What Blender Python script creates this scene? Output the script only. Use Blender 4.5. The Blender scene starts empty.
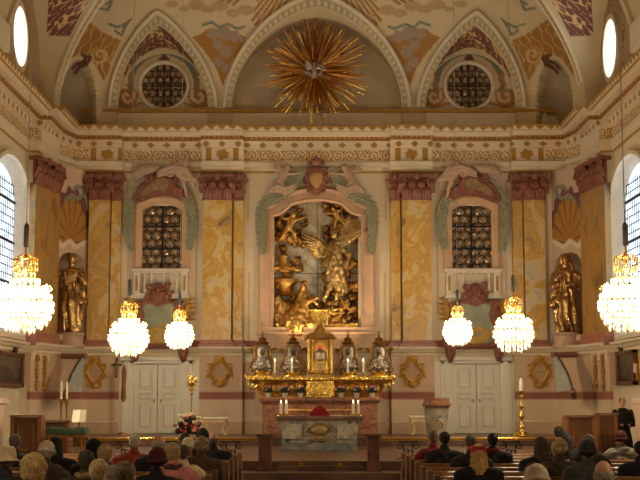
import bpy, bmesh, math, random
import numpy as np
from mathutils import Vector, Matrix, noise
PI = math.pi
random.seed(7)
rng = np.random.RandomState(5)
scene = bpy.context.scene
C = scene.collection

# ---------------------------------------------------------------- camera
F = 1300.0; HC = 1.8; PITCH = math.atan(157.0 / F)
CP, SP = math.cos(PITCH), math.sin(PITCH)
cam_d = bpy.data.cameras.new('camera'); cam = bpy.data.objects.new('camera', cam_d); C.objects.link(cam)
cam.location = (0, 0, HC); cam.rotation_euler = (PI / 2 + PITCH, 0, 0)
cam_d.sensor_width = 36; cam_d.lens = F * 36 / 640.0; cam_d.clip_end = 200
scene.camera = cam

# ---------------------------------------------------------------- world, exposure, lamps
w = bpy.data.worlds.new('world'); scene.world = w; w.use_nodes = True
w.node_tree.nodes['Background'].inputs[0].default_value = (0.75, 0.85, 1.0, 1)
w.node_tree.nodes['Background'].inputs[1].default_value = 0.12
vs = scene.view_settings
vs.view_transform = 'Standard'; vs.look = 'None'; vs.gamma = 1; vs.use_curve_mapping = False
vs.exposure = 0.0
CHAND_W = 400.0           # every chandelier
WARM = (1.0, 0.84, 0.62)
SPOT_W = 22.0             # small lamps on the high altar lighting the altarpiece
WINDOW_E = 2.6            # daylight in the side windows
def lamp(name, kind, loc, energy, color, size=0.2, rot=None, **k):
    l = bpy.data.lights.new(name, kind); l.energy = energy; l.color = color
    if kind == 'AREA': l.size = size
    else: l.shadow_soft_size = size
    for a, b in k.items(): setattr(l, a, b)
    o = bpy.data.objects.new(name, l); C.objects.link(o); o.location = loc
    if rot: o.rotation_euler = rot
    return o

# ---------------------------------------------------------------- picture measurements to metres
def P(px, py, D):
    u = (px - 320) / F; v = (240 - py) / F
    dy = CP - v * SP; dz = SP + v * CP
    return Vector((u / dy * D, D, HC + dz / dy * D))
def X(px, D, py=280): return P(px, py, D).x
def Z(py, D): return P(320, py, D).z
def proj(x, y, z):
    zc = y * CP + (z - HC) * SP; yc = -y * SP + (z - HC) * CP
    return 320 + F * x / zc, 240 - F * yc / zc

# ---------------------------------------------------------------- colour helpers
def lin(c):
    c = np.asarray(c, float)
    return np.where(c <= 0.04045, c / 12.92, ((c + 0.055) / 1.055) ** 2.4)
def rgb(r, g, b): return tuple(lin((r / 255, g / 255, b / 255)))
PAL = dict(cream=rgb(222, 208, 180), wall=rgb(222, 206, 176), pink=rgb(208, 178, 150), beige=rgb(192, 172, 138),
           gold=rgb(186, 132, 40), ochre=rgb(200, 140, 55), red=rgb(140, 72, 58), dusk=rgb(112, 60, 52),
           teal=rgb(128, 142, 118), band=rgb(165, 108, 86), grey=rgb(168, 158, 140), capital=rgb(140, 88, 66))
_m = {}
def mat(name, col, rough=0.6, metal=0.0, var=0.12, scale=4.0, bump=0.0, bscale=20.0, emis=None, es=0.0, trans=0.0, spec=0.4):
    if name in _m: return _m[name]
    m = bpy.data.materials.new(name); m.use_nodes = True; _m[name] = m
    nt = m.node_tree; b = nt.nodes['Principled BSDF']
    b.inputs['Roughness'].default_value = rough; b.inputs['Metallic'].default_value = metal
    b.inputs['Specular IOR Level'].default_value = spec
    tc = nt.nodes.new('ShaderNodeTexCoord')
    if var > 0:
        n = nt.nodes.new('ShaderNodeTexNoise'); n.inputs['Scale'].default_value = scale; n.inputs['Detail'].default_value = 5
        nt.links.new(tc.outputs['Object'], n.inputs['Vector'])
        r = nt.nodes.new('ShaderNodeValToRGB')
        r.color_ramp.elements[0].position = 0.3; r.color_ramp.elements[1].position = 0.7
        r.color_ramp.elements[0].color = tuple(max(0, c * (1 - var)) for c in col) + (1,)
        r.color_ramp.elements[1].color = tuple(min(1, c * (1 + var)) for c in col) + (1,)
        nt.links.new(n.outputs['Fac'], r.inputs['Fac']); nt.links.new(r.outputs['Color'], b.inputs['Base Color'])
    else:
        b.inputs['Base Color'].default_value = tuple(col) + (1,)
    if bump > 0:
        n2 = nt.nodes.new('ShaderNodeTexNoise'); n2.inputs['Scale'].default_value = bscale; n2.inputs['Detail'].default_value = 3
        nt.links.new(tc.outputs['Object'], n2.inputs['Vector'])
        bp = nt.nodes.new('ShaderNodeBump'); bp.inputs['Strength'].default_value = bump; bp.inputs['Distance'].default_value = 0.03
        nt.links.new(n2.outputs['Fac'], bp.inputs['Height']); nt.links.new(bp.outputs['Normal'], b.inputs['Normal'])
    if emis:
        b.inputs['Emission Color'].default_value = tuple(emis) + (1,); b.inputs['Emission Strength'].default_value = es
    if trans: b.inputs['Transmission Weight'].default_value = trans
    return m
def painted(name='painted_plaster', rough=0.75, metal=0.0, var=0.10, bump=0.15):
    if name in _m: return _m[name]
    m = bpy.data.materials.new(name); m.use_nodes = True; _m[name] = m
    nt = m.node_tree; b = nt.nodes['Principled BSDF']; b.inputs['Roughness'].default_value = rough
    b.inputs['Metallic'].default_value = metal
    a = nt.nodes.new('ShaderNodeAttribute'); a.attribute_name = 'Col'
    tc = nt.nodes.new('ShaderNodeTexCoord')
    n = nt.nodes.new('ShaderNodeTexNoise'); n.inputs['Scale'].default_value = 2.2; n.inputs['Detail'].default_value = 6
    nt.links.new(tc.outputs['Object'], n.inputs['Vector'])
    mr = nt.nodes.new('ShaderNodeMapRange'); mr.inputs['To Min'].default_value = 1 - var; mr.inputs['To Max'].default_value = 1 + var
    nt.links.new(n.outputs['Fac'], mr.inputs['Value'])
    mx = nt.nodes.new('ShaderNodeVectorMath'); mx.operation = 'SCALE'
    nt.links.new(a.outputs['Color'], mx.inputs[0]); nt.links.new(mr.outputs['Result'], mx.inputs['Scale'])
    nt.links.new(mx.outputs['Vector'], b.inputs['Base Color'])
    return m
def marble(name, cols, scale=1.6, rough=0.35, dist=1.5, stretch=(1, 1, 1)):
    if name in _m: return _m[name]
    m = bpy.data.materials.new(name); m.use_nodes = True; _m[name] = m
    nt = m.node_tree; b = nt.nodes['Principled BSDF']; b.inputs['Roughness'].default_value = rough
    tc = nt.nodes.new('ShaderNodeTexCoord'); mp = nt.nodes.new('ShaderNodeMapping'); mp.inputs['Scale'].default_value = stretch
    nt.links.new(tc.outputs['Object'], mp.inputs['Vector'])
    n = nt.nodes.new('ShaderNodeTexNoise'); n.inputs['Scale'].default_value = scale; n.inputs['Detail'].default_value = 7
    n.inputs['Distortion'].default_value = dist; n.inputs['Roughness'].default_value = 0.6
    nt.links.new(mp.outputs['Vector'], n.inputs['Vector'])
    r = nt.nodes.new('ShaderNodeValToRGB'); e = r.color_ramp.elements
    while len(e) < len(cols): e.new(0.5)
    for i, c in enumerate(cols):
        e[i].position = 0.32 + 0.36 * i / (len(cols) - 1); e[i].color = tuple(c) + (1,)
    nt.links.new(n.outputs['Fac'], r.inputs['Fac']); nt.links.new(r.outputs['Color'], b.inputs['Base Color'])
    return m
GOLD = mat('gilded_metal', rgb(210, 164, 86), 0.3, 1.0, 0.3, 9, 0.6, 26)
GOLDB = mat('bright_gilding', rgb(244, 204, 104), 0.24, 1.0, 0.12, 12, 0.4, 40)
GOLDD = mat('aged_gilding', rgb(160, 118, 60), 0.42, 1.0, 0.3, 8, 0.5, 24)
BRONZE = mat('bronze_gilding', rgb(190, 152, 96), 0.27, 0.95, 0.35, 6, 0.5, 16)
SILVER = mat('tarnished_silver', rgb(172, 158, 140), 0.3, 1.0, 0.3, 14, 0.5, 30)
CREAM = mat('cream_stucco', PAL['cream'], 0.7, 0, 0.06, 3)
WALLM = mat('pale_plaster', PAL['wall'], 0.8, 0, 0.05, 1.5)
PINKM = mat('pink_plaster', PAL['pink'], 0.7, 0, 0.06, 1.5)
REDM = mat('red_scagliola', PAL['capital'], 0.5, 0, 0.3, 9, 0.3, 18)
BANDM = mat('rose_stone', PAL['band'], 0.45, 0, 0.15, 5)
TEALM = mat('grey_green_stucco', rgb(160, 156, 124), 0.8, 0, 0.3, 12, 0.3, 25)
OCHREM = marble('ochre_marble', [rgb(136, 112, 86), rgb(186, 150, 92), rgb(212, 168, 84), rgb(198, 148, 62), rgb(220, 188, 116), rgb(208, 188, 152), rgb(180, 164, 142)], 1.25, 0.4, 1.0, (1, 1, .8))
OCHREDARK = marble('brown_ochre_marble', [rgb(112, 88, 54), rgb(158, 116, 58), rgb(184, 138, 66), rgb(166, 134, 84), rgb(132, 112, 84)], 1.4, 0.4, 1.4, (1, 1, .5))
WHITEP = mat('white_paint', rgb(226, 218, 196), 0.5, 0, 0.03, 3)
WOOD = mat('brown_wood', rgb(104, 66, 38), 0.4, 0, 0.25, 6, 0.1, 30)
WOODL = mat('light_wood', rgb(138, 92, 54), 0.38, 0, 0.2, 6, 0.1, 30)
WOODD = mat('dark_wood', rgb(62, 40, 28), 0.45, 0, 0.2, 6)
IRON = mat('black_iron', rgb(38, 34, 32), 0.5, 0.6, 0.1)
WAX = mat('white_wax', rgb(236, 226, 200), 0.5, 0, 0.02)
FLAME = mat('candle_flame', (1, .8, .4), 0.5, 0, 0, emis=(1, .72, .3), es=12)
PUTTO = mat('flesh_stucco', rgb(196, 160, 126), 0.75, 0, 0.1, 6)
GLASS_E = None

# ---------------------------------------------------------------- mesh builder
class MB:
    def __init__(s): s.v = []; s.f = []
    def add(s, vs, fs):
        n = len(s.v); s.v += [tuple(v) for v in vs]; s.f += [tuple(i + n for i in f) for f in fs]; return s
    def box(s, x0, x1, y0, y1, z0, z1):
        return s.add([(x0,y0,z0),(x1,y0,z0),(x1,y1,z0),(x0,y1,z0),(x0,y0,z1),(x1,y0,z1),(x1,y1,z1),(x0,y1,z1)],
                     [(0,3,2,1),(4,5,6,7),(0,1,5,4),(1,2,6,5),(2,3,7,6),(3,0,4,7)])
    def bbox(s, x0, x1, y0, y1, z0, z1, b=0.01):
        # bevelled box: chamfered vertical loft
        r = []
        for z, d in ((z0, b), (z0 + b, 0), (z1 - b, 0), (z1, b)):
            r.append([(x0+d+b*(d==0)*0, y0+d, z), (x1-d, y0+d, z), (x1-d, y1-d, z), (x0+d, y1-d, z)])
        return s.loft(r, True)
    def loft(s, rings, cap=True, closed=True):
        n = len(rings[0]); vs = [p for r in rings for p in r]; fs = []
        for i in range(len(rings) - 1):
            for j in range(n if closed else n - 1):
                k = (j + 1) % n
                fs.append((i*n+j, i*n+k, (i+1)*n+k, (i+1)*n+j))
        if cap:
            fs.append(tuple(range(n - 1, -1, -1))); fs.append(tuple((len(rings)-1)*n + j for j in range(n)))
        return s.add(vs, fs)
    def lathe(s, prof, c=(0, 0), n=16, sx=1, sy=1, wob=None):
        rings = []
        for r, z in prof:
            ring = []
            for j in range(n):
                a = 2*PI*j/n; rr = max(r, 1e-4) * (1 if wob is None else wob(a, z))
                ring.append((c[0]+rr*sx*math.cos(a), c[1]+rr*sy*math.sin(a), z))
            rings.append(ring)
        return s.loft(rings, True)
    def tube(s, pts, rad, n=8, cap=True):
        pts = [Vector(p) for p in pts]
        if not isinstance(rad, (list, tuple)): rad = [rad] * len(pts)
        rings = []; up = None
        for i, p in enumerate(pts):
            t = (pts[min(i+1, len(pts)-1)] - pts[max(i-1, 0)])
            if t.length < 1e-9: t = Vector((0, 0, 1))
            t.normalize()
            if up is None: up = Vector((0, 0, 1)) if abs(t.z) < 0.9 else Vector((1, 0, 0))
            a = t.cross(up)
            if a.length < 1e-5: a = t.orthogonal()
            a.normalize(); b = a.cross(t).normalized(); up = b
            rings.append([p + a*rad[i]*math.cos(2*PI*j/n) + b*rad[i]*math.sin(2*PI*j/n) for j in range(n)])
        return s.loft(rings, cap)
    def ell(s, c, r, n=12, m=8, rot=None):
        if not isinstance(r, (list, tuple)): r = (r, r, r)
        c = Vector(c); rings = []
        for i in range(m + 1):
            th = -PI/2 + PI*i/m; cr = max(math.cos(th), 0.02); ring = []
            for j in range(n):
                a = 2*PI*j/n
                v = Vector((r[0]*cr*math.cos(a), r[1]*cr*math.sin(a), r[2]*math.sin(th)))
                if rot is not None: v = rot @ v
                ring.append(c + v)
            rings.append(ring)
        return s.loft(rings, True)
    def cap(s, p0, p1, r0, r1, n=10):
        # capsule with round ends
        p0, p1 = Vector(p0), Vector(p1); d = (p1-p0)
        L = d.length; d = d.normalized() if L > 1e-6 else Vector((0, 0, 1))
        pts, rs = [], []
        for a in (-80, -50, -25, 0): pts.append(p0 + d*r0*math.sin(math.radians(a))); rs.append(r0*math.cos(math.radians(a)))
        for a in (0, 25, 50, 80): pts.append(p1 + d*r1*math.sin(math.radians(a))); rs.append(r1*math.cos(math.radians(a)))
        return s.tube(pts, rs, n)
    def prism(s, poly, f0, f1):
        # poly: 2D outline; f0/f1 map (a,b)->3D for the two faces
        n = len(poly); vs = [f0(*p) for p in poly] + [f1(*p) for p in poly]
        fs = [tuple(range(n)), tuple(range(2*n-1, n-1, -1))] + [(i, i+n, (i+1) % n + n, (i+1) % n) for i in range(n)]
        return s.add(vs, fs)
    def mesh(s, name):
        me = bpy.data.meshes.new(name); me.from_pydata([tuple(v) for v in s.v], [], s.f); me.update()
        bm = bmesh.new(); bm.from_mesh(me); bmesh.ops.recalc_face_normals(bm, faces=bm.faces)
        bad = [f for f in bm.faces if len(f.verts) > 4]
        if bad: bmesh.ops.triangulate(bm, faces=bad)
        bm.to_mesh(me); bm.free(); return me
    def build(s, name, material, parent=None, smooth=False, bevel=0):
        return link(name, s.mesh(name), material, parent, smooth, bevel)
def link(name, me, material, parent=None, smooth=False, bevel=0):
    if material is not None: me.materials.clear(); me.materials.append(material)
    if smooth:
        me.polygons.foreach_set('use_smooth', [True] * len(me.polygons))
        try: me.set_sharp_from_angle(angle=math.radians(50))
        except Exception: pass
    o = bpy.data.objects.new(name, me); C.objects.link(o)
    if parent is not None:
        o.parent = parent
        top = parent
        while top.parent: top = top.parent
        if parent is top: o.matrix_parent_inverse = Matrix.Translation(-Vector(top.location))
    if bevel:
        b = o.modifiers.new('bevel', 'BEVEL'); b.width = bevel; b.segments = 2; b.limit_method = 'ANGLE'
    return o
def tag(o, label=None, cat=None, group=None, kind=None):
    if label: o['label'] = label
    if cat: o['category'] = cat
    if group: o['group'] = group
    if kind: o['kind'] = kind
    return o
def thing(name, label, cat, loc=(0, 0, 0), group=None):
    o = bpy.data.objects.new(name, None); C.objects.link(o); o.location = loc; o.empty_display_size = 0.1
    return tag(o, label, cat, group)
def struct(o): o['kind'] = 'structure'; return o
def sroot(name, loc=(0, 0, 0)):
    o = bpy.data.objects.new(name, None); C.objects.link(o); o.location = loc; o['kind'] = 'structure'; return o
def dup(root, loc, rotz=0, scale=None, label=None, group=None, mats=None, flip=False):
    r = root.copy(); C.objects.link(r); r.location = loc; r.rotation_euler = (0, 0, rotz)
    if scale is not None: r.scale = (scale,)*3 if not isinstance(scale, tuple) else scale
    if label: r['label'] = label
    if group: r['group'] = group
    def rec(a, b):
        for ch in list(a.children):
            c = ch.copy(); C.objects.link(c); c.parent = b; rec(ch, c)
    rec(root, r)
    return r
def grid(name, pts, cols, material, parent=None, keep=None, smooth=True, flip=False):
    """pts (nu,nv,3), cols (nu,nv,3); keep (nu-1,nv-1) face mask"""
    pts = np.asarray(pts, float); nu, nv = pts.shape[:2]
    idx = np.arange(nu * nv).reshape(nu, nv)
    q = np.stack([idx[:-1, :-1], idx[1:, :-1], idx[1:, 1:], idx[:-1, 1:]], -1).reshape(-1, 4)
    if flip: q = q[:, ::-1]
    if keep is not None: q = q[np.asarray(keep).reshape(-1)]
    used = np.unique(q); remap = -np.ones(nu*nv, int); remap[used] = np.arange(len(used))
    me = bpy.data.meshes.new(name)
    me.from_pydata(pts.reshape(-1, 3)[used].tolist(), [], remap[q].tolist()); me.update()
    if cols is not None:
        ca = me.color_attributes.new('Col', 'FLOAT_COLOR', 'POINT')
        c4 = np.ones((len(used), 4), np.float32); c4[:, :3] = np.asarray(cols, float).reshape(-1, 3)[used]
        ca.data.foreach_set('color', c4.ravel())
    return link(name, me, material, parent, smooth)
def fuse(mb, voxel=0.03, smooth=3, disp=None):
    me = mb.mesh('tmp'); o = bpy.data.objects.new('tmp', me); C.objects.link(o)
    m = o.modifiers.new('r', 'REMESH'); m.mode = 'VOXEL'; m.voxel_size = voxel
    if smooth:
        s = o.modifiers.new('s', 'SMOOTH'); s.factor = 0.5; s.iterations = smooth
    dg = bpy.context.evaluated_depsgraph_get(); dg.update()
    out = bpy.data.meshes.new_from_object(o.evaluated_get(dg))
    bpy.data.objects.remove(o); bpy.data.meshes.remove(me)
    if disp:
        nrm = [v.normal.copy() for v in out.vertices]
        for v, n in zip(out.vertices, nrm): v.co += n * disp(v.co, n)
        out.update()
    out.polygons.foreach_set('use_smooth', [True] * len(out.polygons))
    return out

# ---------------------------------------------------------------- painter helpers (pigment patterns)
def inpoly(px, py, poly):
    px = np.asarray(px); py = np.asarray(py); r = np.zeros(px.shape, bool); n = len(poly); j = n - 1
    for i in range(n):
        xi, yi = poly[i]; xj, yj = poly[j]
        c = ((yi > py) != (yj > py)) & (px < (xj - xi) * (py - yi) / ((yj - yi) + 1e-12) + xi)
        r ^= c; j = i
    return r
def nearline(px, py, pts, w):
    r = np.zeros(np.shape(px), bool)
    for (x0, y0), (x1, y1) in zip(pts[:-1], pts[1:]):
        L2 = (x1-x0)**2 + (y1-y0)**2 + 1e-9
        t = np.clip(((px-x0)*(x1-x0) + (py-y0)*(y1-y0)) / L2, 0, 1)
        r |= ((px-x0-t*(x1-x0))**2 + (py-y0-t*(y1-y0))**2) < w*w
    return r
def scroll(a, b, cell, thick=0.34, amp=1.0):
    """running vine of alternating spirals, a along, b across in [-cell/2, cell/2]"""
    k = np.floor(a / cell); la = a - (k + .5) * cell; sgn = np.where(k % 2 == 0, 1, -1)
    r = np.hypot(la, b * sgn) / (cell * .5); ph = np.arctan2(b * sgn, la) / (2*PI)
    t = (r * 2.0 - ph) % 1.0
    m = (np.abs(t - .5) < thick * .6) & (r < 1.0)
    leaf = (np.sin(a * 9 / cell * 2) * np.sin(b * 11 / cell * 2 + a * 3 / cell) > .55) & (r > .9)
    return m | leaf
def arab(a, b, s=1.0):
    q = np.sin(a*5.1/s + 2.2*np.sin(b*3.7/s)) + np.sin(b*5.7/s + 2.0*np.sin(a*3.1/s + 1.3))
    return np.abs(q) < .33
def spiral(px, py, cx, cy, R, turns=1.6, w=1.5, d=1):
    dx, dy = (px-cx)*d, py-cy; r = np.hypot(dx, dy); ph = (np.arctan2(dy, dx)/(2*PI)) % 1
    t = (r/R*turns - ph) % 1.0
    return (np.minimum(t, 1-t) * R/turns < w) & (r < R)
def paint(col, m, c): col[np.broadcast_to(m, col.shape[:-1])] = c
# ================================================================ STRUCTURE
X0 = -0.10
YB = 42.0
def XL(px, D=YB): return X(px, D)
def sx(px, s, D=YB):          # left-hand pixel px on side s (-1 left, 1 right)
    return X0 + s * (X0 - X(px, D))
PNT = painted()
zf = [0.0, 0.2, 0.4, 0.64]     # nave floor, step, choir floor, altar step
# floor
m = MB(); m.box(-8.9, 8.9, -3, 29, -0.3, 0.0)
FLOORM = marble('floor_stone', [rgb(120, 96, 72), rgb(146, 120, 92), rgb(160, 136, 106)], 0.8, 0.35, 0.6)
struct(m.build('floor', FLOORM))
STEPM = marble('step_stone', [rgb(66, 44, 30), rgb(92, 64, 44), rgb(112, 84, 58)], 1.6, 0.35, 0.8)
m = MB(); m.box(-7.5, 7.5, 28.0, 44, -0.3, 0.2); struct(m.build('floor', STEPM, bevel=.01))
m = MB(); m.box(-7.45, 7.45, 29.0, 44, 0.2, 0.4); struct(m.build('floor', marble('choir_stone', [rgb(74, 48, 34), rgb(98, 68, 46), rgb(118, 86, 60)], 0.8, 0.3, 0.6), bevel=.01))
m = MB(); m.box(-8.9, -7.5, 28.0, 44, -0.3, 0.02).box(7.5, 8.9, 28.0, 44, -0.3, 0.02); struct(m.build('floor', FLOORM))
m = MB(); m.box(-7.4, 7.2, 38.0, 42.2, 0.4, 0.64); struct(m.build('floor', STEPM, bevel=.01))

def sweep(name, path, prof, colorf, ds=0.08, material=None, dz=0.06):
    """path [(x,y,nx,ny)], prof [(d,z,key)] bottom to top (key belongs to the strip ABOVE the point)"""
    cols = []; S = 0.0
    for (a, b) in zip(path[:-1], path[1:]):
        L = math.hypot(b[0]-a[0], b[1]-a[1]); n = max(1, int(L/ds))
        for i in range(n): 
            t = i/n; cols.append([a[k]*(1-t)+b[k]*t for k in range(4)] + [S + L*t])
        S += L
    cols.append(list(path[-1]) + [S])
    rows = []
    for (a, b) in zip(prof[:-1], prof[1:]):
        L = math.hypot(b[0]-a[0], b[1]-a[1]); n = max(1, int(L/dz))
        for i in range(n + 1):
            t = i/n; rows.append((a[0]*(1-t)+b[0]*t, a[1]*(1-t)+b[1]*t, a[2], t))
    cols = np.array(cols); R = np.array([[r[0], r[1], r[2], r[3]] for r in rows], float)
    x = cols[:, None, 0] + cols[:, None, 2]*R[None, :, 0]; y = cols[:, None, 1] + cols[:, None, 3]*R[None, :, 0]
    z = np.broadcast_to(R[None, :, 1], x.shape)
    key = np.broadcast_to(R[None, :, 2], x.shape).astype(int); t = np.broadcast_to(R[None, :, 3], x.shape)
    s = np.broadcast_to(cols[:, None, 4], x.shape)
    col = colorf(x, y, z, s, key, t)
    o = grid(name, np.stack([x, y, z], -1), col, material or PNT, smooth=False, flip=True)
    return struct(o)
def full_path(left, with_res=True, near=20.0):
    out = list(left)
    xs = [(121, 203), (243, None)]
    L = []
    def back(px, y): return (sx(px, -1), y, 0, -1)
    if with_res:
        L += [back(122, 41.75), back(122, 42), back(201, 42), back(201, 41.75), back(243.5, 41.75), back(243.5, 42)]
    else: L += []
    out += L
    R = [(2*X0 - p[0] if abs(p[0]) < 7 else -p[0], p[1], -p[2], p[3]) for p in reversed(out)]
    return out + R
LEFTU = [(-8.8, 18, 1, 0), (-8.8, 38.3, 1, 0), (-8.47, 38.35, 1, 0), (-8.47, 40.3, 1, 0), (-8.0, 41.7, .37, -.93), (-7.55, 41.75, 0, -1)]
def zz(py, d, base=41.75): return Z(py, base - d)
EPROF = [(0.0, zz(172, 0), 0), (.05, zz(172, .05), 1), (.06, zz(166, .06), 2), (.12, zz(165, .12), 2), (.14, zz(161, .14), 2), (.02, zz(160.5, .02), 3),
         (.02, zz(148, .02), 2), (.14, zz(147, .14), 4), (.16, zz(140.5, .16), 2), (.38, zz(139.5, .38), 5), (.42, zz(135.5, .42), 2),
         (.62, zz(134.5, .62), 2), (.66, zz(130, .66), 6), (.74, zz(129.5, .74), 7), (.78, zz(125, .78), 6), (.78, zz(124.2, .78), 2), (-.35, zz(124.2, .78)+.06, 2)]
GOLDP = lin(np.array([172, 126, 40])/255.); CRM = lin(np.array([222, 204, 170])/255.); BRN = lin(np.array([140, 92, 40])/255.)
def ent_color(x, y, z, s, key, t):
    c = np.empty(x.shape + (3,)); c[:] = CRM
    # coordinate along wall
    a = np.where(y > 41.2, x - X0, y)
    back = (y > 40.9)
    az = np.abs(x - X0)
    res = back & (((az > abs(XL(122)-X0)) & (az < 7.45) & (y > 40.9)) | ((az > abs(XL(243.5)-X0)) & (az < abs(XL(201)-X0))))
    side_res = (~back) & (y > 38.2)
    paint(c, key == 1, CRM)
    paint(c, (key == 1) & (t < .3), GOLDP)
    # frieze
    fr = key == 3
    bz = (t - .5) * .40
    g = fr & ~res
    paint(c, g, GOLDP)
    paint(c, g & (np.abs(bz) < .19) & scroll(s * 1.0, bz*1.05, .40, .40), CRM * 1.1)
    paint(c, g & ((t < .08) | (t > .92)), CRM)
    cen = np.where(az > 5, abs(XL(106)-X0), abs(XL(222)-X0))
    d = np.hypot((az - cen), (t-.5)*.5)
    rr = fr & res
    paint(c, rr & (np.abs(np.abs(az - cen) - .45) < .09), GOLDP)
    paint(c, rr & (d < .2 + .03*np.sin(8*np.arctan2(t-.5, az-cen))), GOLDP)
    k4 = key == 4
    q = (s % .52) / .52
    paint(c, k4 & (np.abs(q-.5) + np.abs(t-.5)*.55 < .26), GOLDP * .9)
    k5 = key == 5
    paint(c, k5, BRN); paint(c, k5 & (((s % .16) < .05) & (t > .3)), GOLDP * 1.3)
    k7 = key == 7
    q = (s % .34) / .34
    paint(c, k7 & (t > np.abs(q - .5) * 2), GOLDP * .9)
    paint(c, key == 6, GOLDP * 1.1)
    return c
sweep('trim_1', full_path(LEFTU), EPROF, ent_color, .03, dz=.028)
# middle cornice
MPROF = [(0, zz(356, 0), 0), (.06, zz(355.5, .06), 0), (.08, zz(353, .08), 0), (.16, zz(352, .16), 0), (.22, zz(349.5, .2), 0), (.28, zz(349, .28), 0), (.30, zz(346.5, .3), 0), (-.3, zz(346, .3), 0)]
LEFTM = [(-8.8, 18, 1, 0), (-8.8, 38.3, 1, 0), (-8.5, 38.35, 1, 0), (-8.3, 39.9, 1, -.1), (-7.95, 40.8, .8, -.6), (-7.62, 41.7, .4, -1), (-7.4, 41.75, 0, -1)]
sweep('trim_2', full_path(LEFTM), MPROF, lambda x, y, z, s, k, t: np.broadcast_to(CRM, x.shape + (3,)).copy(), .3)
# lower wall with ressauts
PINK = lin(np.array([202, 172, 138])/255.); PINK2 = lin(np.array([212, 188, 154])/255.); BAND = lin(np.array([152, 92, 72])/255.)
def low_color(x, y, z, s, key, t):
    c = np.empty(x.shape + (3,)); c[:] = PINK
    zb = (zz(398.5, 0), zz(392, 0))
    paint(c, z < zb[0], PINK2); paint(c, (z < zb[1]) & (z > zb[0]), BAND)
    paint(c, z < 1.0, PINK * .92)
    for zl in (zb[1]+.02, zb[0]-.02, 1.0): paint(c, np.abs(z-zl) < .015, PINK*.75)
    px, py = proj(x, y, z)
    mid = (np.abs(x - X0) < abs(XL(255) - X0)) & (y > 41)
    paint(c, mid & (z > 1.2), PINK * 1.05)
    side = np.abs(x) > 8.6
    paint(c, side & (z < zz(386, 2)), CRM*.95)
    return c
LEFTB = [(-8.8, 18, 1, 0), (-8.8, 38.3, 1, 0), (-8.5, 38.35, 1, 0), (-8.3, 39.9, 1, -.1), (-7.95, 40.8, .8, -.6), (-7.62, 41.7, .4, -1), (-7.4, 41.75, 0, -1)]
z0 = zz(356, 0)
sweep('wall_back', full_path(LEFTB), [(0.06, 0, 0), (.06, 1.0, 0), (.0, 1.03, 0), (0, z0 + .1, 0)], low_color, .06, dz=.03)
# upper wall
WC = lin(np.array([228, 210, 176])/255.); WL = lin(np.array([196, 170, 132])/255.)
def up_color(x, y, z, s, key, t):
    c = np.empty(x.shape + (3,)); c[:] = WC
    px, py = proj(x, y, z)
    px = np.where(x > X0, 2*proj(X0, y, z)[0] - px, px)      # mirror to the left half
    bk = y > 41.5
    for (a, b) in ((127, 197), (248, 312)):
        ed = bk & (px > a) & (px < b) & (py > 178) & (py < 342)
        paint(c, ed & ((px < a + 1.2) | ((px > b - 1.2) & (b < 300)) ), WL)
    paint(c, bk & (py > 341), BAND)
    paint(c, bk & (px > 258) & (py > 328), PINK*1.1)
    return c
LB2 = [(-7.55, 42, 0, -1)]
xx = [(-7.62, YB, 0, -1), (7.42, YB, 0, -1)]
zt = Z(123, 42) + .05; zm = z0
def hole_keep(o=None): pass
# back upper wall as a grid with openings for the two windows and the altarpiece
W1 = (141.5, 182.5, 204, 271); 
XW = lambda s: sorted((sx(W1[0], s), sx(W1[1], s)))
nu = 300; nv = 170
gx = np.linspace(-7.65, 7.45, nu); gz = np.linspace(zm - .1, zt + .4, nv)
GX, GZ = np.meshgrid(gx, gz, indexing='ij'); GY = np.full_like(GX, YB)
keep = np.ones((nu-1, nv-1), bool)
cx_, cz_ = GX[:-1, :-1] + .025, GZ[:-1, :-1] + .02
for s in (-1, 1):
    a, b = XW(s); keep &= ~((cx_ > a) & (cx_ < b) & (cz_ > Z(271, 42)) & (cz_ < Z(206, 42)))
xa, xb = sorted((sx(273, -1), sx(273, 1)))
pxc, pyc = proj(cx_, 42.0, cz_); pxc = np.where(pxc > 316.3, 632.6 - pxc, pxc)
keep &= ~inpoly(pxc, pyc, [(274, 328), (274, 216), (281, 213.5), (288, 209), (294, 203), (304, 199.5), (318, 198.5), (318, 328)])
struct(grid('wall_back', np.stack([GX, GY, GZ], -1), up_color(GX, GY, GZ, GX, 0, 0), PNT, keep=keep, flip=True))

# side corner walls with niches
def shell_color(px, py, base):
    c = np.empty(px.shape + (3,)); c[:] = base
    PUR = lin(np.array([112, 70, 66])/255.); OC = lin(np.array([176, 124, 54])/255.)
    ex = (px - 71) / 16.5; ey = (242 - py) / 42.
    r = np.hypot(ex, ey); an = np.arctan2(ey, ex)
    out = (r < 1.28 + .06*np.sin(an*16)) & (py < 244)
    paint(c, out, PUR); paint(c, out & (np.sin(px*1.3)*np.sin(py*1.1) > .5), PUR*1.7)
    ins = (r < 1.0 + .05*np.abs(np.sin(an*7.5))) & (py < 243)
    paint(c, ins, OC); paint(c, ins & (np.abs(np.sin(an*7.5)) < .32), OC*.5)
    TL = lin(np.array([134, 142, 122])/255.)
    paint(c, nearline(px, py, [(66, 200), (72, 195), (78, 199), (84, 194), (83, 188), (77, 186), (74, 190)], 1.7), TL)
    paint(c, nearline(px, py, [(57, 240), (62, 246), (70, 241), (76, 247), (86, 242)], 2.2), lin(np.array([226, 208, 178])/255.))
    return c
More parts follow.
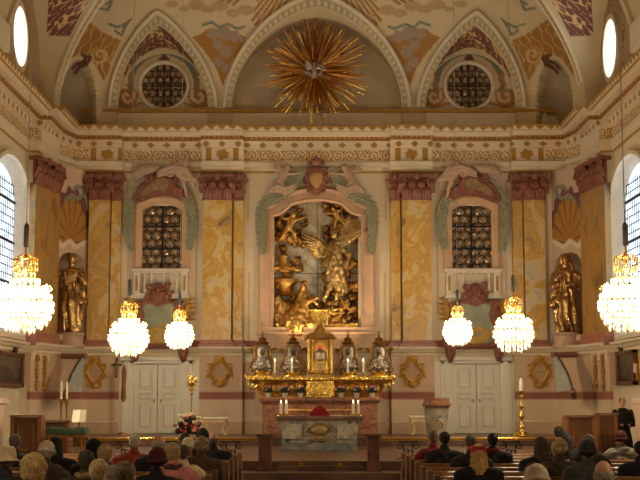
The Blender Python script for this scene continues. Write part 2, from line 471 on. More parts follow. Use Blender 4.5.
def corner(s):
    A = np.array([-8.25, 40.35]); B = np.array([-7.5, 42.0]); d = B - A; L = np.hypot(*d); d /= L
    n = np.array([d[1], -d[0]])
    nu, nv = 60, 150
    U = np.linspace(0, 1, nu)[:, None]; zv = np.linspace(z0 - .1, Z(170, 41) + .1, nv)[None, :]
    px0, _ = proj(A[0], A[1], 6.)
    zt = Z(265, 41); zb = Z(334, 41)
    q = (U - .5) / .40
    dep = np.sqrt(np.clip(1 - q*q - np.clip((zv - zt)/.40, 0, 5)**2, 0, 1)) * .55 * (zv > zb)
    x = A[0] + d[0]*L*U - n[0]*dep; y = A[1] + d[1]*L*U - n[1]*dep; z = np.broadcast_to(zv, x.shape)
    px, py = proj(A[0] + d[0]*L*U + 0*zv, A[1] + d[1]*L*U + 0*zv, z)
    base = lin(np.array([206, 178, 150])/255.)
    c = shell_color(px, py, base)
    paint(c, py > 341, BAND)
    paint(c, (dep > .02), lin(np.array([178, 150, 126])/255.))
    xs = x if s < 0 else -x
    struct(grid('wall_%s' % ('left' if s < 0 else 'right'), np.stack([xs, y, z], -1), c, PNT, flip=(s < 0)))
for s in (-1, 1): corner(s)
# side walls with the daylight window, lower wall is in wall_back sweep
WY0, WY1 = 34.3, 38.35
def win_arch(n=20, grow=0.0):
    yc = (WY0+WY1)/2; hw = (WY1-WY0)/2 + grow; zs_ = 7.6; pts = [(yc-hw, 3.55-grow)]
    for i in range(n+1):
        a = PI - PI*i/n; pts.append((yc+hw*math.cos(a), zs_+(1.0+grow)*math.sin(a)))
    pts.append((yc+hw, 3.55-grow)); return pts
for s in (-1, 1):
    nm = 'left' if s < 0 else 'right'
    gy = np.linspace(-3, 38.4, 420); gz = np.linspace(0, 11.2, 110)
    GYs, GZs = np.meshgrid(gy, gz, indexing='ij'); GXs = np.full_like(GYs, 8.82*s)
    cy_, czs = GYs[:-1, :-1]+.05, GZs[:-1, :-1]+.05
    ar = win_arch()
    keep = ~inpoly(cy_, czs, ar)
    c = np.empty(GYs.shape + (3,)); c[:] = WC
    paint(c, GZs < 3.2, PINK)
    struct(grid('wall_' + nm, np.stack([GXs, GYs, GZs], -1), c, PNT, keep=keep, flip=(s < 0)))
    # reveal, frame, glass
    root = sroot('window_%d' % (1 if s < 0 else 2), (8.8*s, 37, 6))
    n = len(ar); m = MB()
    o1 = win_arch(grow=.10); o2 = win_arch(grow=-.02)
    m.loft([[(8.66*s, a, b) for a, b in o1], [(8.66*s, a, b) for a, b in o2], [(8.84*s, a, b) for a, b in o2], [(8.84*s, a, b) for a, b in o1], [(8.66*s, a, b) for a, b in o1]], cap=False)
    m.build('window_frame', CREAM, root)
    m = MB(); o3 = win_arch(grow=-.22)
    m.loft([[(8.8*s, a, b) for a, b in o2], [(9.06*s, a, b) for a, b in o3]], cap=False)
    m.build('window_reveal', mat('white_reveal', rgb(232, 228, 218), .8, 0, .03), root)
    gl = mat('daylight_glass', rgb(200, 210, 215), .2, 0, 0, emis=(.72, .86, 1.0), es=WINDOW_E)
    m = MB(); m.prism(win_arch(grow=-.2), lambda a, b: (9.08*s, a, b), lambda a, b: (9.12*s, a, b)); m.build('window_pane', gl, root)
    m = MB()
    y = WY0+.3
    while y < WY1-.25: m.tube([(9.05*s, y, 3.8), (9.05*s, y, 8.1)], .014, 5); y += .22
    z = 3.9
    while z < 8.2: m.tube([(9.05*s, WY0+.25, z), (9.05*s, WY1-.22, z)], .016 if round((z-3.9)/.24) % 5 else .045, 5); z += .24
    m.build('glazing_bars', IRON, root)

# ---------------------------------------------------------------- the vault
ZS, BV, AV, PW = 10.55, 5.4, 8.1, 12.0
def super_pt(phi):
    c, s_ = abs(math.cos(phi)), abs(math.sin(phi))
    k = (c**PW + s_**PW) ** (1/PW); return c/k, s_/k
peri = []
y = 33.9
for yy in np.concatenate([np.linspace(-3, 29, 30), np.linspace(29.2, 33.9, 60)]): peri.append((-1.0, (0.0, yy)))
phs = []
N = 2600
tab = []
for i in range(N + 1):
    phi = PI - PI * i / N; u, v = super_pt(phi); tab.append((u if phi < PI/2 else -u, v))
tab = np.array(tab); seg = np.hypot(np.diff(tab[:, 0]), np.diff(tab[:, 1])) * AV; cum = np.concatenate([[0], np.cumsum(seg)])
q = np.arange(0, cum[-1], .045); U_ = np.interp(q, cum, tab[:, 0]); V_ = np.interp(q, cum, tab[:, 1])
ys = np.concatenate([np.linspace(-3, 29, 30), np.linspace(29.2, 33.85, 90)])
PU = np.concatenate([-np.ones(len(ys)), U_, np.ones(len(ys))]); PV = np.concatenate([np.zeros(len(ys)), V_, np.zeros(len(ys))])
PY0 = np.concatenate([ys, np.full(len(U_), 33.9), ys[::-1]])
th = np.concatenate([np.linspace(0, .80, 110), np.linspace(.82, PI/2, 24)])
th[:110] = .80 * (np.linspace(0, 1, 110))
cu = np.cos(th)[None, :]
VX = AV * PU[:, None] * cu; VY = PY0[:, None] + AV * PV[:, None] * cu; VZ = np.broadcast_to(ZS + BV * np.sin(th)[None, :], VX.shape).copy()
px, py = proj(VX, VY, VZ)
mir = px > 316.4
pm = np.where(mir, 632.8 - px, px)
# openings in (lateral, z): pointed arches
def vz_back(x, z):
    s_ = np.sqrt(np.clip(1 - ((z - ZS)/BV)**2, 0, 1)); u = np.abs(x)/AV
    return 33.9 + AV * np.clip(s_**PW - np.minimum(u, s_*.999)**PW, 0, 1) ** (1/PW)
def vx_side(z): return AV * np.sqrt(np.clip(1 - ((z - ZS)/BV)**2, 0, 1))
ZF = Z(106, 41.9)
ARCH = []   # kind, centre, halfspan, apex z, side
for s in (-1, 1): ARCH.append(('b', X0 + s * (X0 - X(160.8, 41.2, 80)), 1.62, Z(20, 40.6), 0, 2.0, .84))
ARCH.append(('b', X0, 2.92, Z(3, 40.1), 0, 2.0, .62))
for s in (-1, 1): ARCH.append(('s', 35.6, 3.2, 14.85, s, 2.0, .68))
def arch_pts(A, grow=0.0, n=150):
    kind, c, hw, za, s, p1, p2 = A; out = []
    for i in range(-n, n + 1):
        t = i / n; h = 1 - abs(t) ** 1.3 if False else 1 - abs(t)
        h = math.sin((1-abs(t)) * PI/2) ** 1.15
        wd = (1 - h**p1) ** p2
        out.append((c + math.copysign((hw + grow) * wd, t), ZF + (za + grow * 1.3 - ZF) * h))
    return out
def on_vault(A, a, z, off=0.0):
    if A[0] == 'b': return (a, float(vz_back(a, z)) - off, z - off*.5)
    return (A[4] * (float(vx_side(z)) - off), a, z - off*.5)
cut = np.zeros(VX.shape, bool)
for A in ARCH:
    poly = arch_pts(A, -.12); poly = poly + [(poly[-1][0], ZS - 1), (poly[0][0], ZS - 1)]
    if A[0] == 'b': cut |= inpoly(VX, VZ, poly) & (VY > 38)
    else: cut |= inpoly(VY, VZ, poly) & (VX * A[4] > 5)
keepv = ~(cut[:-1, :-1] & cut[1:, :-1] & cut[1:, 1:] & cut[:-1, 1:])
# pigment
c = np.empty(VX.shape + (3,)); CE = lin(np.array([208, 190, 150])/255.); c[:] = CE
OR = lin(np.array([164, 116, 50])/255.); GR = lin(np.array([160, 140, 118])/255.); PU_ = lin(np.array([120, 72, 60])/255.); TE = lin(np.array([122, 126, 108])/255.); SC = lin(np.array([204, 174, 118])/255.)
vis = (VY > 30)
poly = [(192, 37), (199, 35), (207, 29), (228, 31), (247, 37), (243, 47), (232, 62), (223, 86), (216, 68), (205, 52)]
M_ = inpoly(pm, py, poly) & vis; paint(c, M_, OR)
lump = np.zeros(px.shape, bool)
for (a, b, r) in ((213, 34, 6), (224, 33, 7), (234, 36, 6), (218, 45, 5), (226, 52, 6), (219, 62, 5), (226, 68, 4), (243, 40, 3)):
    lump |= (np.hypot(pm - a, py - b) < r + .8*np.sin(np.arctan2(py-b, pm-a)*5))
paint(c, lump & vis, GR); 
poly = [(82, 17), (92, 24), (104, 33), (121, 41), (112, 60), (104, 82), (99, 72), (92, 60), (84, 54), (74, 60), (66, 76), (56, 72), (58, 60), (64, 42), (74, 25)]
M_ = inpoly(pm, py, poly) & vis; paint(c, M_, OR)
paint(c, M_ & ((np.abs(np.sin(pm/2.6 + 1.6*np.sin(py/7.) + py/9.)+.6*np.sin(py/3.1-pm/6)) < .20) | spiral(pm, py, 100, 55, 9, 1.5, 1.3)), SC)
for ln in ([(203, 25), (212, 22), (219, 27), (228, 24), (238, 29), (244, 27)], [(108, 24), (118, 27), (127, 23), (131, 19), (124, 28), (122, 35), (115, 31)], [(106, 4), (112, 1), (108, 10), (98, 8)]):
    paint(c, nearline(pm, py, ln, 1.3) & vis, TE)
# gilded rays painted on the crown of the vault
rx, ry = pm - 316.4, (py + 62) * 1.35
ang = np.arctan2(rx, ry); rad = np.hypot(rx, ry)
hsh = np.abs(np.sin(np.floor(ang * 22) * 12.9898)) 
ray = (np.abs((ang * 22) % 1 - .5) < .30) & (rad < 88 + 45 * hsh) & (py > -60) & (np.abs(ang) < 1.4)
paint(c, ray & vis, OR * 1.0)
for (a, b, r) in ((196, 5, 7), (208, 9, 6), (220, 6, 7), (233, 13, 6), (246, 10, 7), (172, 4, 5), (262, 17, 4), (184, 9, 4)):
    paint(c, (np.hypot((pm - a)*.8, (py - b)*1.4) < r) & vis, lin(np.array([188, 156, 112])/255.))
# corner blind niches pressed into the vault
pol = [(60, 130), (60.5, 95), (64, 77), (72, 64), (80, 58), (88, 66), (93, 78), (95.5, 95), (96, 130)]
ni = inpoly(pm, py, pol) & vis
e = np.clip(1 - np.abs((pm - 78)/19)**2.2, 0, 1)**.5 * np.clip((py-57)/18, 0, 1)**.5
dn = np.where(ni, .55*e, 0)
nx = PU[:, None]*np.ones_like(VX); ny = PV[:, None]*np.ones_like(VX); nl = np.hypot(nx, ny) + 1e-9
VX = VX + nx/nl*dn; VY = VY + ny/nl*dn
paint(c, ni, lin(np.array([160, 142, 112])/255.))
edge = inpoly(pm, py, [(57, 130), (57, 92), (61, 73), (70, 60), (80, 53), (90, 61), (96.5, 75), (99.5, 95), (100, 130)]) & ~ni & vis
paint(c, edge, CE*1.06); paint(c, edge & (((py % 5) < 1.6)), CE*.85)
paint(c, nearline(pm, py, [(81, 66), (86, 58), (82, 55), (90, 58), (84, 70)], 1.8) & vis, PU_*.7)
o = struct(grid('ceiling', np.stack([VX, VY, VZ], -1), c, PNT, keep=keepv, flip=True))

# wall behind the lunettes
nu, nv = 330, 84
gx = np.linspace(-8.4, 8.2, nu); gz = np.linspace(ZS - .5, 14.2, nv)
GX, GZ = np.meshgrid(gx, gz, indexing='ij'); GY = np.full_like(GX, 42.12)
px, py = proj(GX, GY, GZ); mir = px > 316.4; pm = np.where(mir, 632.8 - px, px)
c = np.empty(GX.shape + (3,)); LB = lin(np.array([206, 188, 152])/255.); c[:] = LB
ctr = pm > 222; paint(c, ctr, lin(np.array([190, 172, 140])/255.))
r = np.hypot(pm - 163.5, py - 85)
paint(c, (r < 36) & (r > 30) & (py < 92), TE*.9)
paint(c, (np.abs(r - 38.5) < 2.4) & (py < 100), CE*1.1)
sp = spiral(pm, py, 127, 96, 11, 1.5, 2.2, -1) | spiral(pm, py, 199, 96, 11, 1.5, 2.2, 1) | nearline(pm, py, [(131, 85), (131, 75), (126, 70), (121, 76)], 1.6) | nearline(pm, py, [(196, 85), (197, 75), (202, 70), (207, 76)], 1.6) | nearline(pm, py, [(117, 104), (128, 107), (143, 103)], 1.5) | nearline(pm, py, [(210, 104), (198, 107), (184, 103)], 1.5)
paint(c, sp & ~ctr, lin(np.array([164, 112, 56])/255.))
paint(c, (np.hypot(pm - 164, (py - 60)) < 5) & ~ctr, PU_)
paint(c, (py > 111.5), LB*.93)
keep = np.ones((nu-1, nv-1), bool)
keep &= ~(np.hypot(pm - 163.5, py - 85)[:-1, :-1] < 23.2)
struct(grid('wall_back', np.stack([GX, GY, GZ], -1), c, PNT, keep=keep, flip=True))
m = MB(); m.box(-7.9, 7.7, 41.78, 42.14, Z(111.6, 41.8), Z(109.4, 41.8)); struct(m.build('trim_3', mat('gilt_moulding', tuple(GOLDP), .5, 0, .1)))
# side lunette walls with their daylight windows
ZC2 = Z(38, 35.8); SLX = 8.52; 
for s in (-1, 1):
    nu, nv = 180, 110
    gy = np.linspace(32.0, 42.2, nu); gz = np.linspace(ZS-.3, 14.6, nv)
    GYs, GZs = np.meshgrid(gy, gz, indexing='ij'); GXs = np.full_like(GYs, SLX*s)
    c = np.empty(GYs.shape + (3,)); c[:] = lin(np.array([176, 150, 112])/255.)
    yc = 35.65 if s < 0 else 36.9; r = np.hypot(GYs - yc, GZs - ZC2)
    paint(c, (r < 1.6) & (r > 1.2) & arab(GYs*3, GZs*3), PU_); paint(c, spiral(GYs, GZs, yc+1.15, ZC2-1.0, .5, 1.6, .07, 1), OR)
    keep = ~(r[:-1, :-1] < .86)
    struct(grid('wall_' + ('left' if s < 0 else 'right'), np.stack([GXs, GYs, GZs], -1), c, PNT, keep=keep, flip=(s < 0)))
    root = sroot('window_%d' % (3 if s < 0 else 4), (SLX*s, yc, ZC2))
    def circ(rr, x, n=40): return [(x, yc + rr*math.cos(2*PI*i/n), ZC2 + rr*math.sin(2*PI*i/n)) for i in range(n)]
    m = MB(); m.loft([circ(1.0, (SLX-.1)*s), circ(.84, (SLX-.1)*s), circ(.84, (SLX+.04)*s), circ(1.0, (SLX+.04)*s), circ(1.0, (SLX-.1)*s)], cap=False); m.build('window_frame', CREAM, root, True)
    m = MB(); m.loft([circ(.84, SLX*s), circ(.80, (SLX+.4)*s)], cap=False); m.build('window_reveal', _m['white_reveal'], root, True)
    m = MB(); m.loft([circ(.82, (SLX+.38)*s), circ(.82, (SLX+.42)*s)]); m.build('window_pane', mat('bright_daylight_glass', (.8, .85, .9), .2, 0, 0, emis=(.9, .96, 1.0), es=WINDOW_E*1.8), root)
# webs from the pointed arches back to the round arches on the walls, and the arch bands
tn = [4]
def web(A):
    kind, cc, hw, za, s, p1, p2 = A
    ap = arch_pts(A, -.10, 150); n = len(ap); nv = 56
    if kind == 'b':
        big = hw > 2
        r1 = (hw - .12); zc = (ZF if not big else ZF - .1); zt = Z(53, 42) if not big else Z(27, 42)
        wallp = []
        for i in range(n):
            ph = PI - PI*i/(n-1); wallp.append((cc + r1*math.cos(ph), 42.12, zc + (zt - zc)*math.sin(ph)))
    else:
        r1 = hw - .1; zc = ZF; zt = 13.9
        wallp = []
        for i in range(n):
            ph = PI - PI*i/(n-1); wallp.append((SLX*s, cc + r1*math.cos(ph), zc + (zt - zc)*math.sin(ph)))
    ap = [(ap[0][0], ZS-.2)] + ap + [(ap[-1][0], ZS-.2)]; wallp = [(wallp[0][0], wallp[0][1], ZS-.2)] + wallp + [(wallp[-1][0], wallp[-1][1], ZS-.2)]; n += 2
    vp = [on_vault(A, a, z) for a, z in ap]
    pts = np.zeros((n, nv, 3))
    for i in range(n):
        for j in range(nv):
            t = j/(nv-1); pts[i, j] = [vp[i][k]*(1-t) + wallp[i][k]*t for k in range(3)]
    c = np.empty((n, nv, 3)); c[:] = CE*.97
    ii = np.arange(n)[:, None]; jj = np.arange(nv)[None, :]/(nv-1.)
    wdt = np.linalg.norm(pts[:, 0] - pts[:, -1], axis=1)[:, None]
    if not (kind == 'b' and hw > 2):
        zz_ = pts[:, :, 2]
        lo = ZF + .38*(za-ZF)
        tri = (zz_ > lo) & (jj > .12) & (jj < .80)
        paint(c, tri, PU_)
        lat = np.linspace(-1, 1, n)[:, None] * hw * 2.2
        qq = np.sin((lat+0*jj)*9 + 2.2*np.sin(jj*wdt*9)) + np.sin(jj*wdt*13 + 2*np.sin((lat+0*jj)*6)); ar = np.abs(qq) < .22
        paint(c, tri & ar, SC*1.15)
        paint(c, (jj > .86) & (zz_ > ZF), CE)
    else:
        paint(c, jj > .5, lin(np.array([188, 168, 134])/255.))
    struct(grid('ceiling', pts, c, PNT))
    # band: raised strip on the vault with two mouldings
    if True:
        tn[0] += 1; n -= 2
        outer = [on_vault(A, a, z, 0) for a, z in arch_pts(A, .14)]; inner = [on_vault(A, a, z, 0) for a, z in arch_pts(A, -.14)]
        outr = [on_vault(A, a, z, .09) for a, z in arch_pts(A, .12)]; innr = [on_vault(A, a, z, .09) for a, z in arch_pts(A, -.12)]
        K = 9; pts = np.zeros((n, K + 2, 3)); pts[:, 0] = outer; pts[:, -1] = inner
        for j in range(K): pts[:, j+1] = np.array(outr)*(1-j/(K-1)) + np.array(innr)*(j/(K-1))
        cb = np.empty((n, K+2, 3)); cb[:] = CE*1.12
        L = np.concatenate([[0], np.cumsum(np.linalg.norm(np.diff(pts[:, 1], axis=0), axis=1))])
        # resample finer for dots
        M2 = int(L[-1]/.03); q = np.linspace(0, L[-1], M2)
        P2 = np.zeros((M2, K+2, 3))
        for j in range(K+2):
            for k in range(3): P2[:, j, k] = np.interp(q, L, pts[:, j, k])
        cb = np.empty((M2, K+2, 3)); cb[:] = CE*1.10
        J = np.arange(K+2)[None, :]; Q = q[:, None]
        mk = (J >= 4) & (J <= 8); paint(cb, mk & (Q > -1), CE*.62); paint(cb, mk & ((Q % .24) < .13) & (J > 4) & (J < 8), CE*1.0)
        struct(grid('trim_%d' % tn[0], P2, cb, PNT, smooth=False))
        m = MB(); m.tube([Vector(p) for p in outr], .05, 8); tn[0] += 1; struct(m.build('trim_%d' % tn[0], CREAM, None, True))
for A in ARCH: web(A)
# end wall behind the camera
m = MB(); m.box(-8.9, 8.9, -3.2, -3, -.3, 16); struct(m.build('wall_front', WALLM))
# cornice ledge backing so the side wall meets the vault
for s in (-1, 1):
    m = MB(); m.box(min(7.9*s, 8.9*s), max(7.9*s, 8.9*s), -3, 32.3, 10.5, 11.2); struct(m.build('trim_%d' % (tn[0] + 1), CREAM)); tn[0] += 1
# filler walls behind the corner pilasters and between niche and back wall
m = MB(); m.prism([(-8.85, 38.3), (-8.5, 38.36), (-8.22, 40.4), (-8.6, 40.6)], lambda a, b: (a, b, z0 - .2), lambda a, b: (a, b, 9.9))
struct(m.build('wall_left', WALLM))
m = MB(); m.prism([(8.85, 38.3), (8.5, 38.36), (8.22, 40.4), (8.6, 40.6)], lambda a, b: (a, b, z0 - .2), lambda a, b: (a, b, 9.9))
struct(m.build('wall_right', WALLM))
m = MB(); m.box(-8.8, -7.5, 42.1, 42.3, 0, 11); m.box(7.25, 8.8, 42.05, 42.3, 0, 11); m.box(-7.7, 7.5, 41.98, 42.15, 2.9, zm + .0)
struct(m.build('wall_back', WALLM))
m = MB(); m.box(7.25, 7.6, 41.9, 42.1, zm-.2, Z(166, 41.9)); struct(m.build('wall_back', WALLM))

# ---------------------------------------------------------------- pilasters
def capital_mb(x0, x1, yf, zb, zt, yb):
    """acanthus capital of a pilaster: leaves in two rows, corner volutes, abacus"""
    m = MB(); W = x1 - x0; H = zt - zb
    m.box(x0, x1, yf, yb, zb, zt - .1*H)
    m.box(x0 - .10, x1 + .10, yf - .16, yb, zt - .13*H, zt)
    m.box(x0 - .03, x1 + .03, yf - .04, yb, zb, zb + .06*H)
    def leaf(cx, z_0, h, wd, out):
        pts = [(cx, yf + .02, z_0), (cx, yf - out*.35, z_0 + h*.35), (cx, yf - out*.6, z_0 + h*.75), (cx, yf - out*1.1, z_0 + h), (cx, yf - out*1.35, z_0 + h*.84)]
        for k, d in ((-1, .9), (0, 1.0), (1, .9)):
            m.tube([(p[0] + k*wd*.3, p[1] + abs(k)*.02, z_0 + (p[2]-z_0)*d) for p in pts], [wd*.24, wd*.25, wd*.22, wd*.17, wd*.07], 6)
    n = max(2, round(W/.3))
    for i in range(n): leaf(x0 + W*(i+.5)/n, zb + .05*H, H*.4, W/n, .14)
    for i in range(n + 1): leaf(x0 + W*i/n, zb + .30*H, H*.38, W/n*.8, .18)
    for s_, xc in ((-1, x0), (1, x1)):
        pts = []
        for i in range(22):
            a = i/21*4.2*PI*.75; r = .17*(1 - i/24)
            pts.append((xc + s_*(.0 - .0) + r*math.cos(a)*s_*.9, yf - .13, zt - .3*H + r*math.sin(a)))
        m.tube(pts, .042, 6)
    m.ell(((x0+x1)/2, yf - .16, zt - .09*H), (.12, .09, .12), 8, 6)
    return m
PBASE = BANDM
def pilaster(xa, xb, xc, xd, s, label):
    t = thing('pilaster', label, 'pilaster', ((xa+xb)/2, 41.75, z0))
    zs_, zc_ = Z(340.5, 41.7), Z(200, 41.7); ztop = Z(174.5, 41.7)
    a, b = sorted((xa, xb)); e, f = sorted((xc, xd))
    m = MB(); m.box(a, b, 41.70, 42.0, zs_, zc_ + .02).box(e, f, 41.82, 42.0, zs_, zc_ + .02); m.build('shaft', OCHREM, t, bevel=.015)
    m = MB()
    for (p, q, y) in ((a, b, 41.70), (e, f, 41.82)):
        zc1 = Z(346, 41.4); m.box(p - .12, q + .12, y - .12, 42, zc1 - .02, zc1 + .10); m.box(p - .05, q + .05, y - .06, 42, zc1 + .10, zs_ + .02)
    m.build('base', PBASE, t, bevel=.02)
    m = capital_mb(a, b, 41.68, zc_, ztop, 42.0); m.build('capital', REDM, t, True)
    m = capital_mb(e, f, 41.80, zc_, ztop, 42.0); m.build('capital', REDM, t, True)
for s in (-1, 1):
    sd = 'left' if s < 0 else 'right'
    pilaster(sx(89, s), sx(110, s), sx(111, s), sx(121, s), s, 'yellow marble pilaster with red capital, between the %s statue niche and the %s balcony window' % (sd, sd))
    pilaster(sx(203, s), sx(232, s), sx(233.5, s), sx(243, s), s, 'yellow marble pilaster with red capital, just %s of the gilded altarpiece' % sd)
# corner pilasters standing obliquely beside the side windows
for s in (-1, 1):
    sd = 'left' if s < 0 else 'right'
    t = thing('pilaster', 'brownish marble pilaster in the dim corner beside the %s daylight window' % sd, 'pilaster', (8.4*s, 39.2, z0))
    segs = [((-8.50, 38.30), (-8.26, 39.55), .0), ((-8.30, 39.65), (-8.16, 40.35), .04)]
    ztc, ztb, zsh = Z(160, 39), Z(188, 39), Z(333, 39)
    for k, (A_, B_, ins) in enumerate(segs):
        d = Vector((B_[0]-A_[0], B_[1]-A_[1], 0)).normalized(); nrm = Vector((d.y, -d.x, 0))
        def fr(u, v, z, A_=A_, d=d, nrm=nrm): 
            p = Vector((A_[0], A_[1], 0)) + d*u + nrm*v; return (p.x*(-s) if s > 0 else p.x, p.y, z)
        L = math.hypot(B_[0]-A_[0], B_[1]-A_[1])
        def bx(m, u0, u1, v0, v1, za, zb):
            m.add([fr(u0,v0,za), fr(u1,v0,za), fr(u1,v1,za), fr(u0,v1,za), fr(u0,v0,zb), fr(u1,v0,zb), fr(u1,v1,zb), fr(u0,v1,zb)], [(0,3,2,1),(4,5,6,7),(0,1,5,4),(1,2,6,5),(2,3,7,6),(3,0,4,7)])
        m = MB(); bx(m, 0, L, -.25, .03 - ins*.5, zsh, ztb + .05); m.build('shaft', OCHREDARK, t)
        m = MB(); bx(m, 0, L, -.25, .15 - ins, Z(345.5, 38.6), zsh - .1); bx(m, 0, L, -.2, .135-ins, zsh - .1, zsh); m.build('base', PBASE, t)
        m = MB(); capital_mb(0, L, .02 - .14 + ins, ztb, ztc + (.0), .3)
        c_ = capital_mb(0.03, L-.03, -.02 + ins, ztb, ztc, .2)
        c_.v = [fr(v[0], -v[1], v[2]) for v in c_.v]; c_.build('capital', REDM, t, True)

# ---------------------------------------------------------------- balcony windows
def seg_arch(xa, xb, zb, zt, rise, n=12):
    pts = [(xa, zb), (xa, zt - rise)]
    for i in range(1, n):
        u = i/n; pts.append((xa + (xb-xa)*u, zt - rise + rise*math.sin(PI*u)**.8))
    pts += [(xb, zt - rise), (xb, zb)]; return pts
def bullseye(name, xa, xb, za, zb, yp, parent, dia=.30, shape=None):
    """leaded bottle-glass roundels as real shallow domes; dark glass with pale glints"""
    d = dia; step = .022; nu, nv = int((xb-xa)/step), int((zb-za)/step)
    gx = np.linspace(xa, xb, nu)[:, None]; gz = np.linspace(za, zb, nv)[None, :]
    h = d*.866; row = np.floor((gz-za)/h); off = np.where(row % 2 == 1, .5, 0.0)
    lx = ((gx-xa)/d + off) % 1 - .5; lz = ((gz-za)/h) % 1 - .5
    r = np.hypot(lx, lz*.95)*2
    cid = np.floor((gx-xa)/d + off) + row*37; rnd = np.modf(np.abs(np.sin(cid*12.9898)*43758.5))[0]
    dome = np.where(r < .92, .05*np.cos(r/.92*PI/2) - .03*np.exp(-(r/.22)**2), 0)
    X_ = gx + 0*gz; Z_ = gz + 0*gx; Y_ = yp - dome*(.6 + .8*rnd)
    c = np.empty(X_.shape + (3,)); c[:] = lin(np.array([74, 58, 42])/255.)
    G1 = lin(np.array([176, 146, 108])/255.); G2 = lin(np.array([110, 90, 62])/255.)
    ins = r < .88
    c[ins] = (G1*(.75 + .35*rnd[..., None]))[ins]
    c[(np.abs(r - .62) < .10) & ins] = G2*.7
    keep = None
    if shape is not None: keep = inpoly(X_[:-1, :-1], Z_[:-1, :-1], shape)
    return grid(name, np.stack([X_, Y_, Z_], -1), c, painted('bottle_glass', .12, 0.4, .2), parent, keep=keep, flip=True)
BAL = None
def balcony_window(s, idx):
    sd = 'left' if s < 0 else 'right'
    cx = sx(161.5, s); hw = (X(182, YB) - X(142, YB))/2; zb, zt = Z(271, YB), Z(204, YB)
    root = sroot('window_%d' % idx, (cx, 42, zb))
    sh = seg_arch(cx-hw, cx+hw, zb, zt, .22)
    bullseye('window_pane', cx-hw-.02, cx+hw+.02, zb, zt+.02, 42.16, root, .305, seg_arch(cx-hw, cx+hw, zb-.01, zt+.01, .22))
    m = MB()
    m.box(cx-.03, cx+.03, 42.08, 42.14, zb, zt-.03)
    for k in (1, 2): m.box(cx-hw, cx+hw, 42.08, 42.14, zb+(zt-zb)*k/3-.025, zb+(zt-zb)*k/3+.025)
    m.build('glazing_bars', IRON, root)
    ow = hw + .28
    outer = seg_arch(cx-ow, cx+ow, zb, zt+.26, .26); inner = seg_arch(cx-hw, cx+hw, zb, zt, .22)
    out2 = seg_arch(cx-ow+.09, cx+ow-.09, zb, zt+.18, .25)
    n = len(outer); m = MB()
    def R(l, y): return [(a, y, b) for a, b in l]
    m.loft([R(outer, 42.0), R(outer, 41.86), R(out2, 41.82), R(out2, 41.86), R(inner, 41.9), R(inner, 42.2)], cap=False, closed=False)
    m.build('window_frame', mat('salmon_stone', rgb(206, 168, 128), .65, 0, .08, 4), root)
    # balustrade in front
    t = thing('balustrade', 'cream balustrade under the bottle-glass window, %s of the altarpiece' % sd, 'balustrade', (cx, 41.7, Z(295, 41.6)))
    zbt, ztp = Z(295, 41.6), Z(268, 41.6); w_ = .86
    m = MB(); m.box(cx-w_-.08, cx+w_+.08, 41.72, 42.0, ztp-.10, ztp).box(cx-w_-.03, cx+w_+.03, 41.74, 42.0, ztp-.15, ztp-.10); m.build('top_rail', CREAM, t, bevel=.01)
    m = MB(); m.box(cx-w_-.08, cx+w_+.08, 41.70, 42.0, zbt-.1, zbt).box(cx-w_-.02, cx+w_+.02, 41.75, 42.0, zbt, zbt+.07); m.build('bottom_rail', CREAM, t, bevel=.01)
    for k in (-1, 1):
        m = MB(); xa, xb = sorted((cx + k*(w_+.02), cx + k*(w_-.2))); m.box(xa, xb, 41.75, 42.0, zbt+.06, ztp-.14); m.box(xa+.06, xb-.06, 41.735, 41.76, zbt+.14, ztp-.22); m.build('post', CREAM, t, bevel=.008)
        m = MB(); m.box(xa+.075, xb-.075, 41.725, 41.74, zbt+.16, ztp-.24); m.build('post_panel', mat('gilt_moulding', tuple(GOLDP)), t)
    H = ztp - .14 - zbt - .06
    for k in range(6):
        bxp = cx + (k-2.5)*.205; m = MB()
        m.lathe([(r, zbt+.06+z*H) for r, z in ((.055, 0), (.055, .06), (.03, .12), (.06, .3), (.068, .38), (.05, .5), (.028, .62), (.03, .78), (.045, .86), (.055, .93), (.055, 1))], (bxp, 41.80), 10)
        m.build('baluster', CREAM, t, True)
balcony_window(-1, 5); balcony_window(1, 6)
# round bottle-glass windows in the side lunettes of the end wall
for i, s in enumerate((-1, 1)):
    p = P(163.5, 85, 42) if s < 0 else P(632.8-163.5, 85, 42); R0 = 23.0/1300*42.4
    root = sroot('window_%d' % (7+i), (p.x, 42, p.z))
    circ = [(p.x + R0*math.cos(2*PI*k/40), p.z + R0*math.sin(2*PI*k/40)) for k in range(40)]
    bullseye('window_pane', p.x-R0, p.x+R0, p.z-R0, p.z+R0, 42.2, root, .25, circ)
    m = MB(); m.box(p.x-.02, p.x+.02, 42.13, 42.17, p.z-R0, p.z+R0)
    m.box(p.x-.24, p.x-.21, 42.13, 42.17, p.z-R0, p.z+R0); m.box(p.x+.21, p.x+.24, 42.13, 42.17, p.z-R0, p.z+R0)
    m.box(p.x-R0, p.x+R0, 42.13, 42.17, p.z-.02, p.z+.02); m.build('glazing_bars', IRON, root)
    def ring(r, y): return [(p.x + r*math.cos(2*PI*k/48), y, p.z + r*math.sin(2*PI*k/48)) for k in range(48)]
    m = MB(); m.loft([ring(R0+.12, 42.12), ring(R0+.10, 42.04), ring(R0+.04, 42.02), ring(R0, 42.06), ring(R0-.02, 42.22)], cap=False); m.build('window_frame', CREAM, root, True)

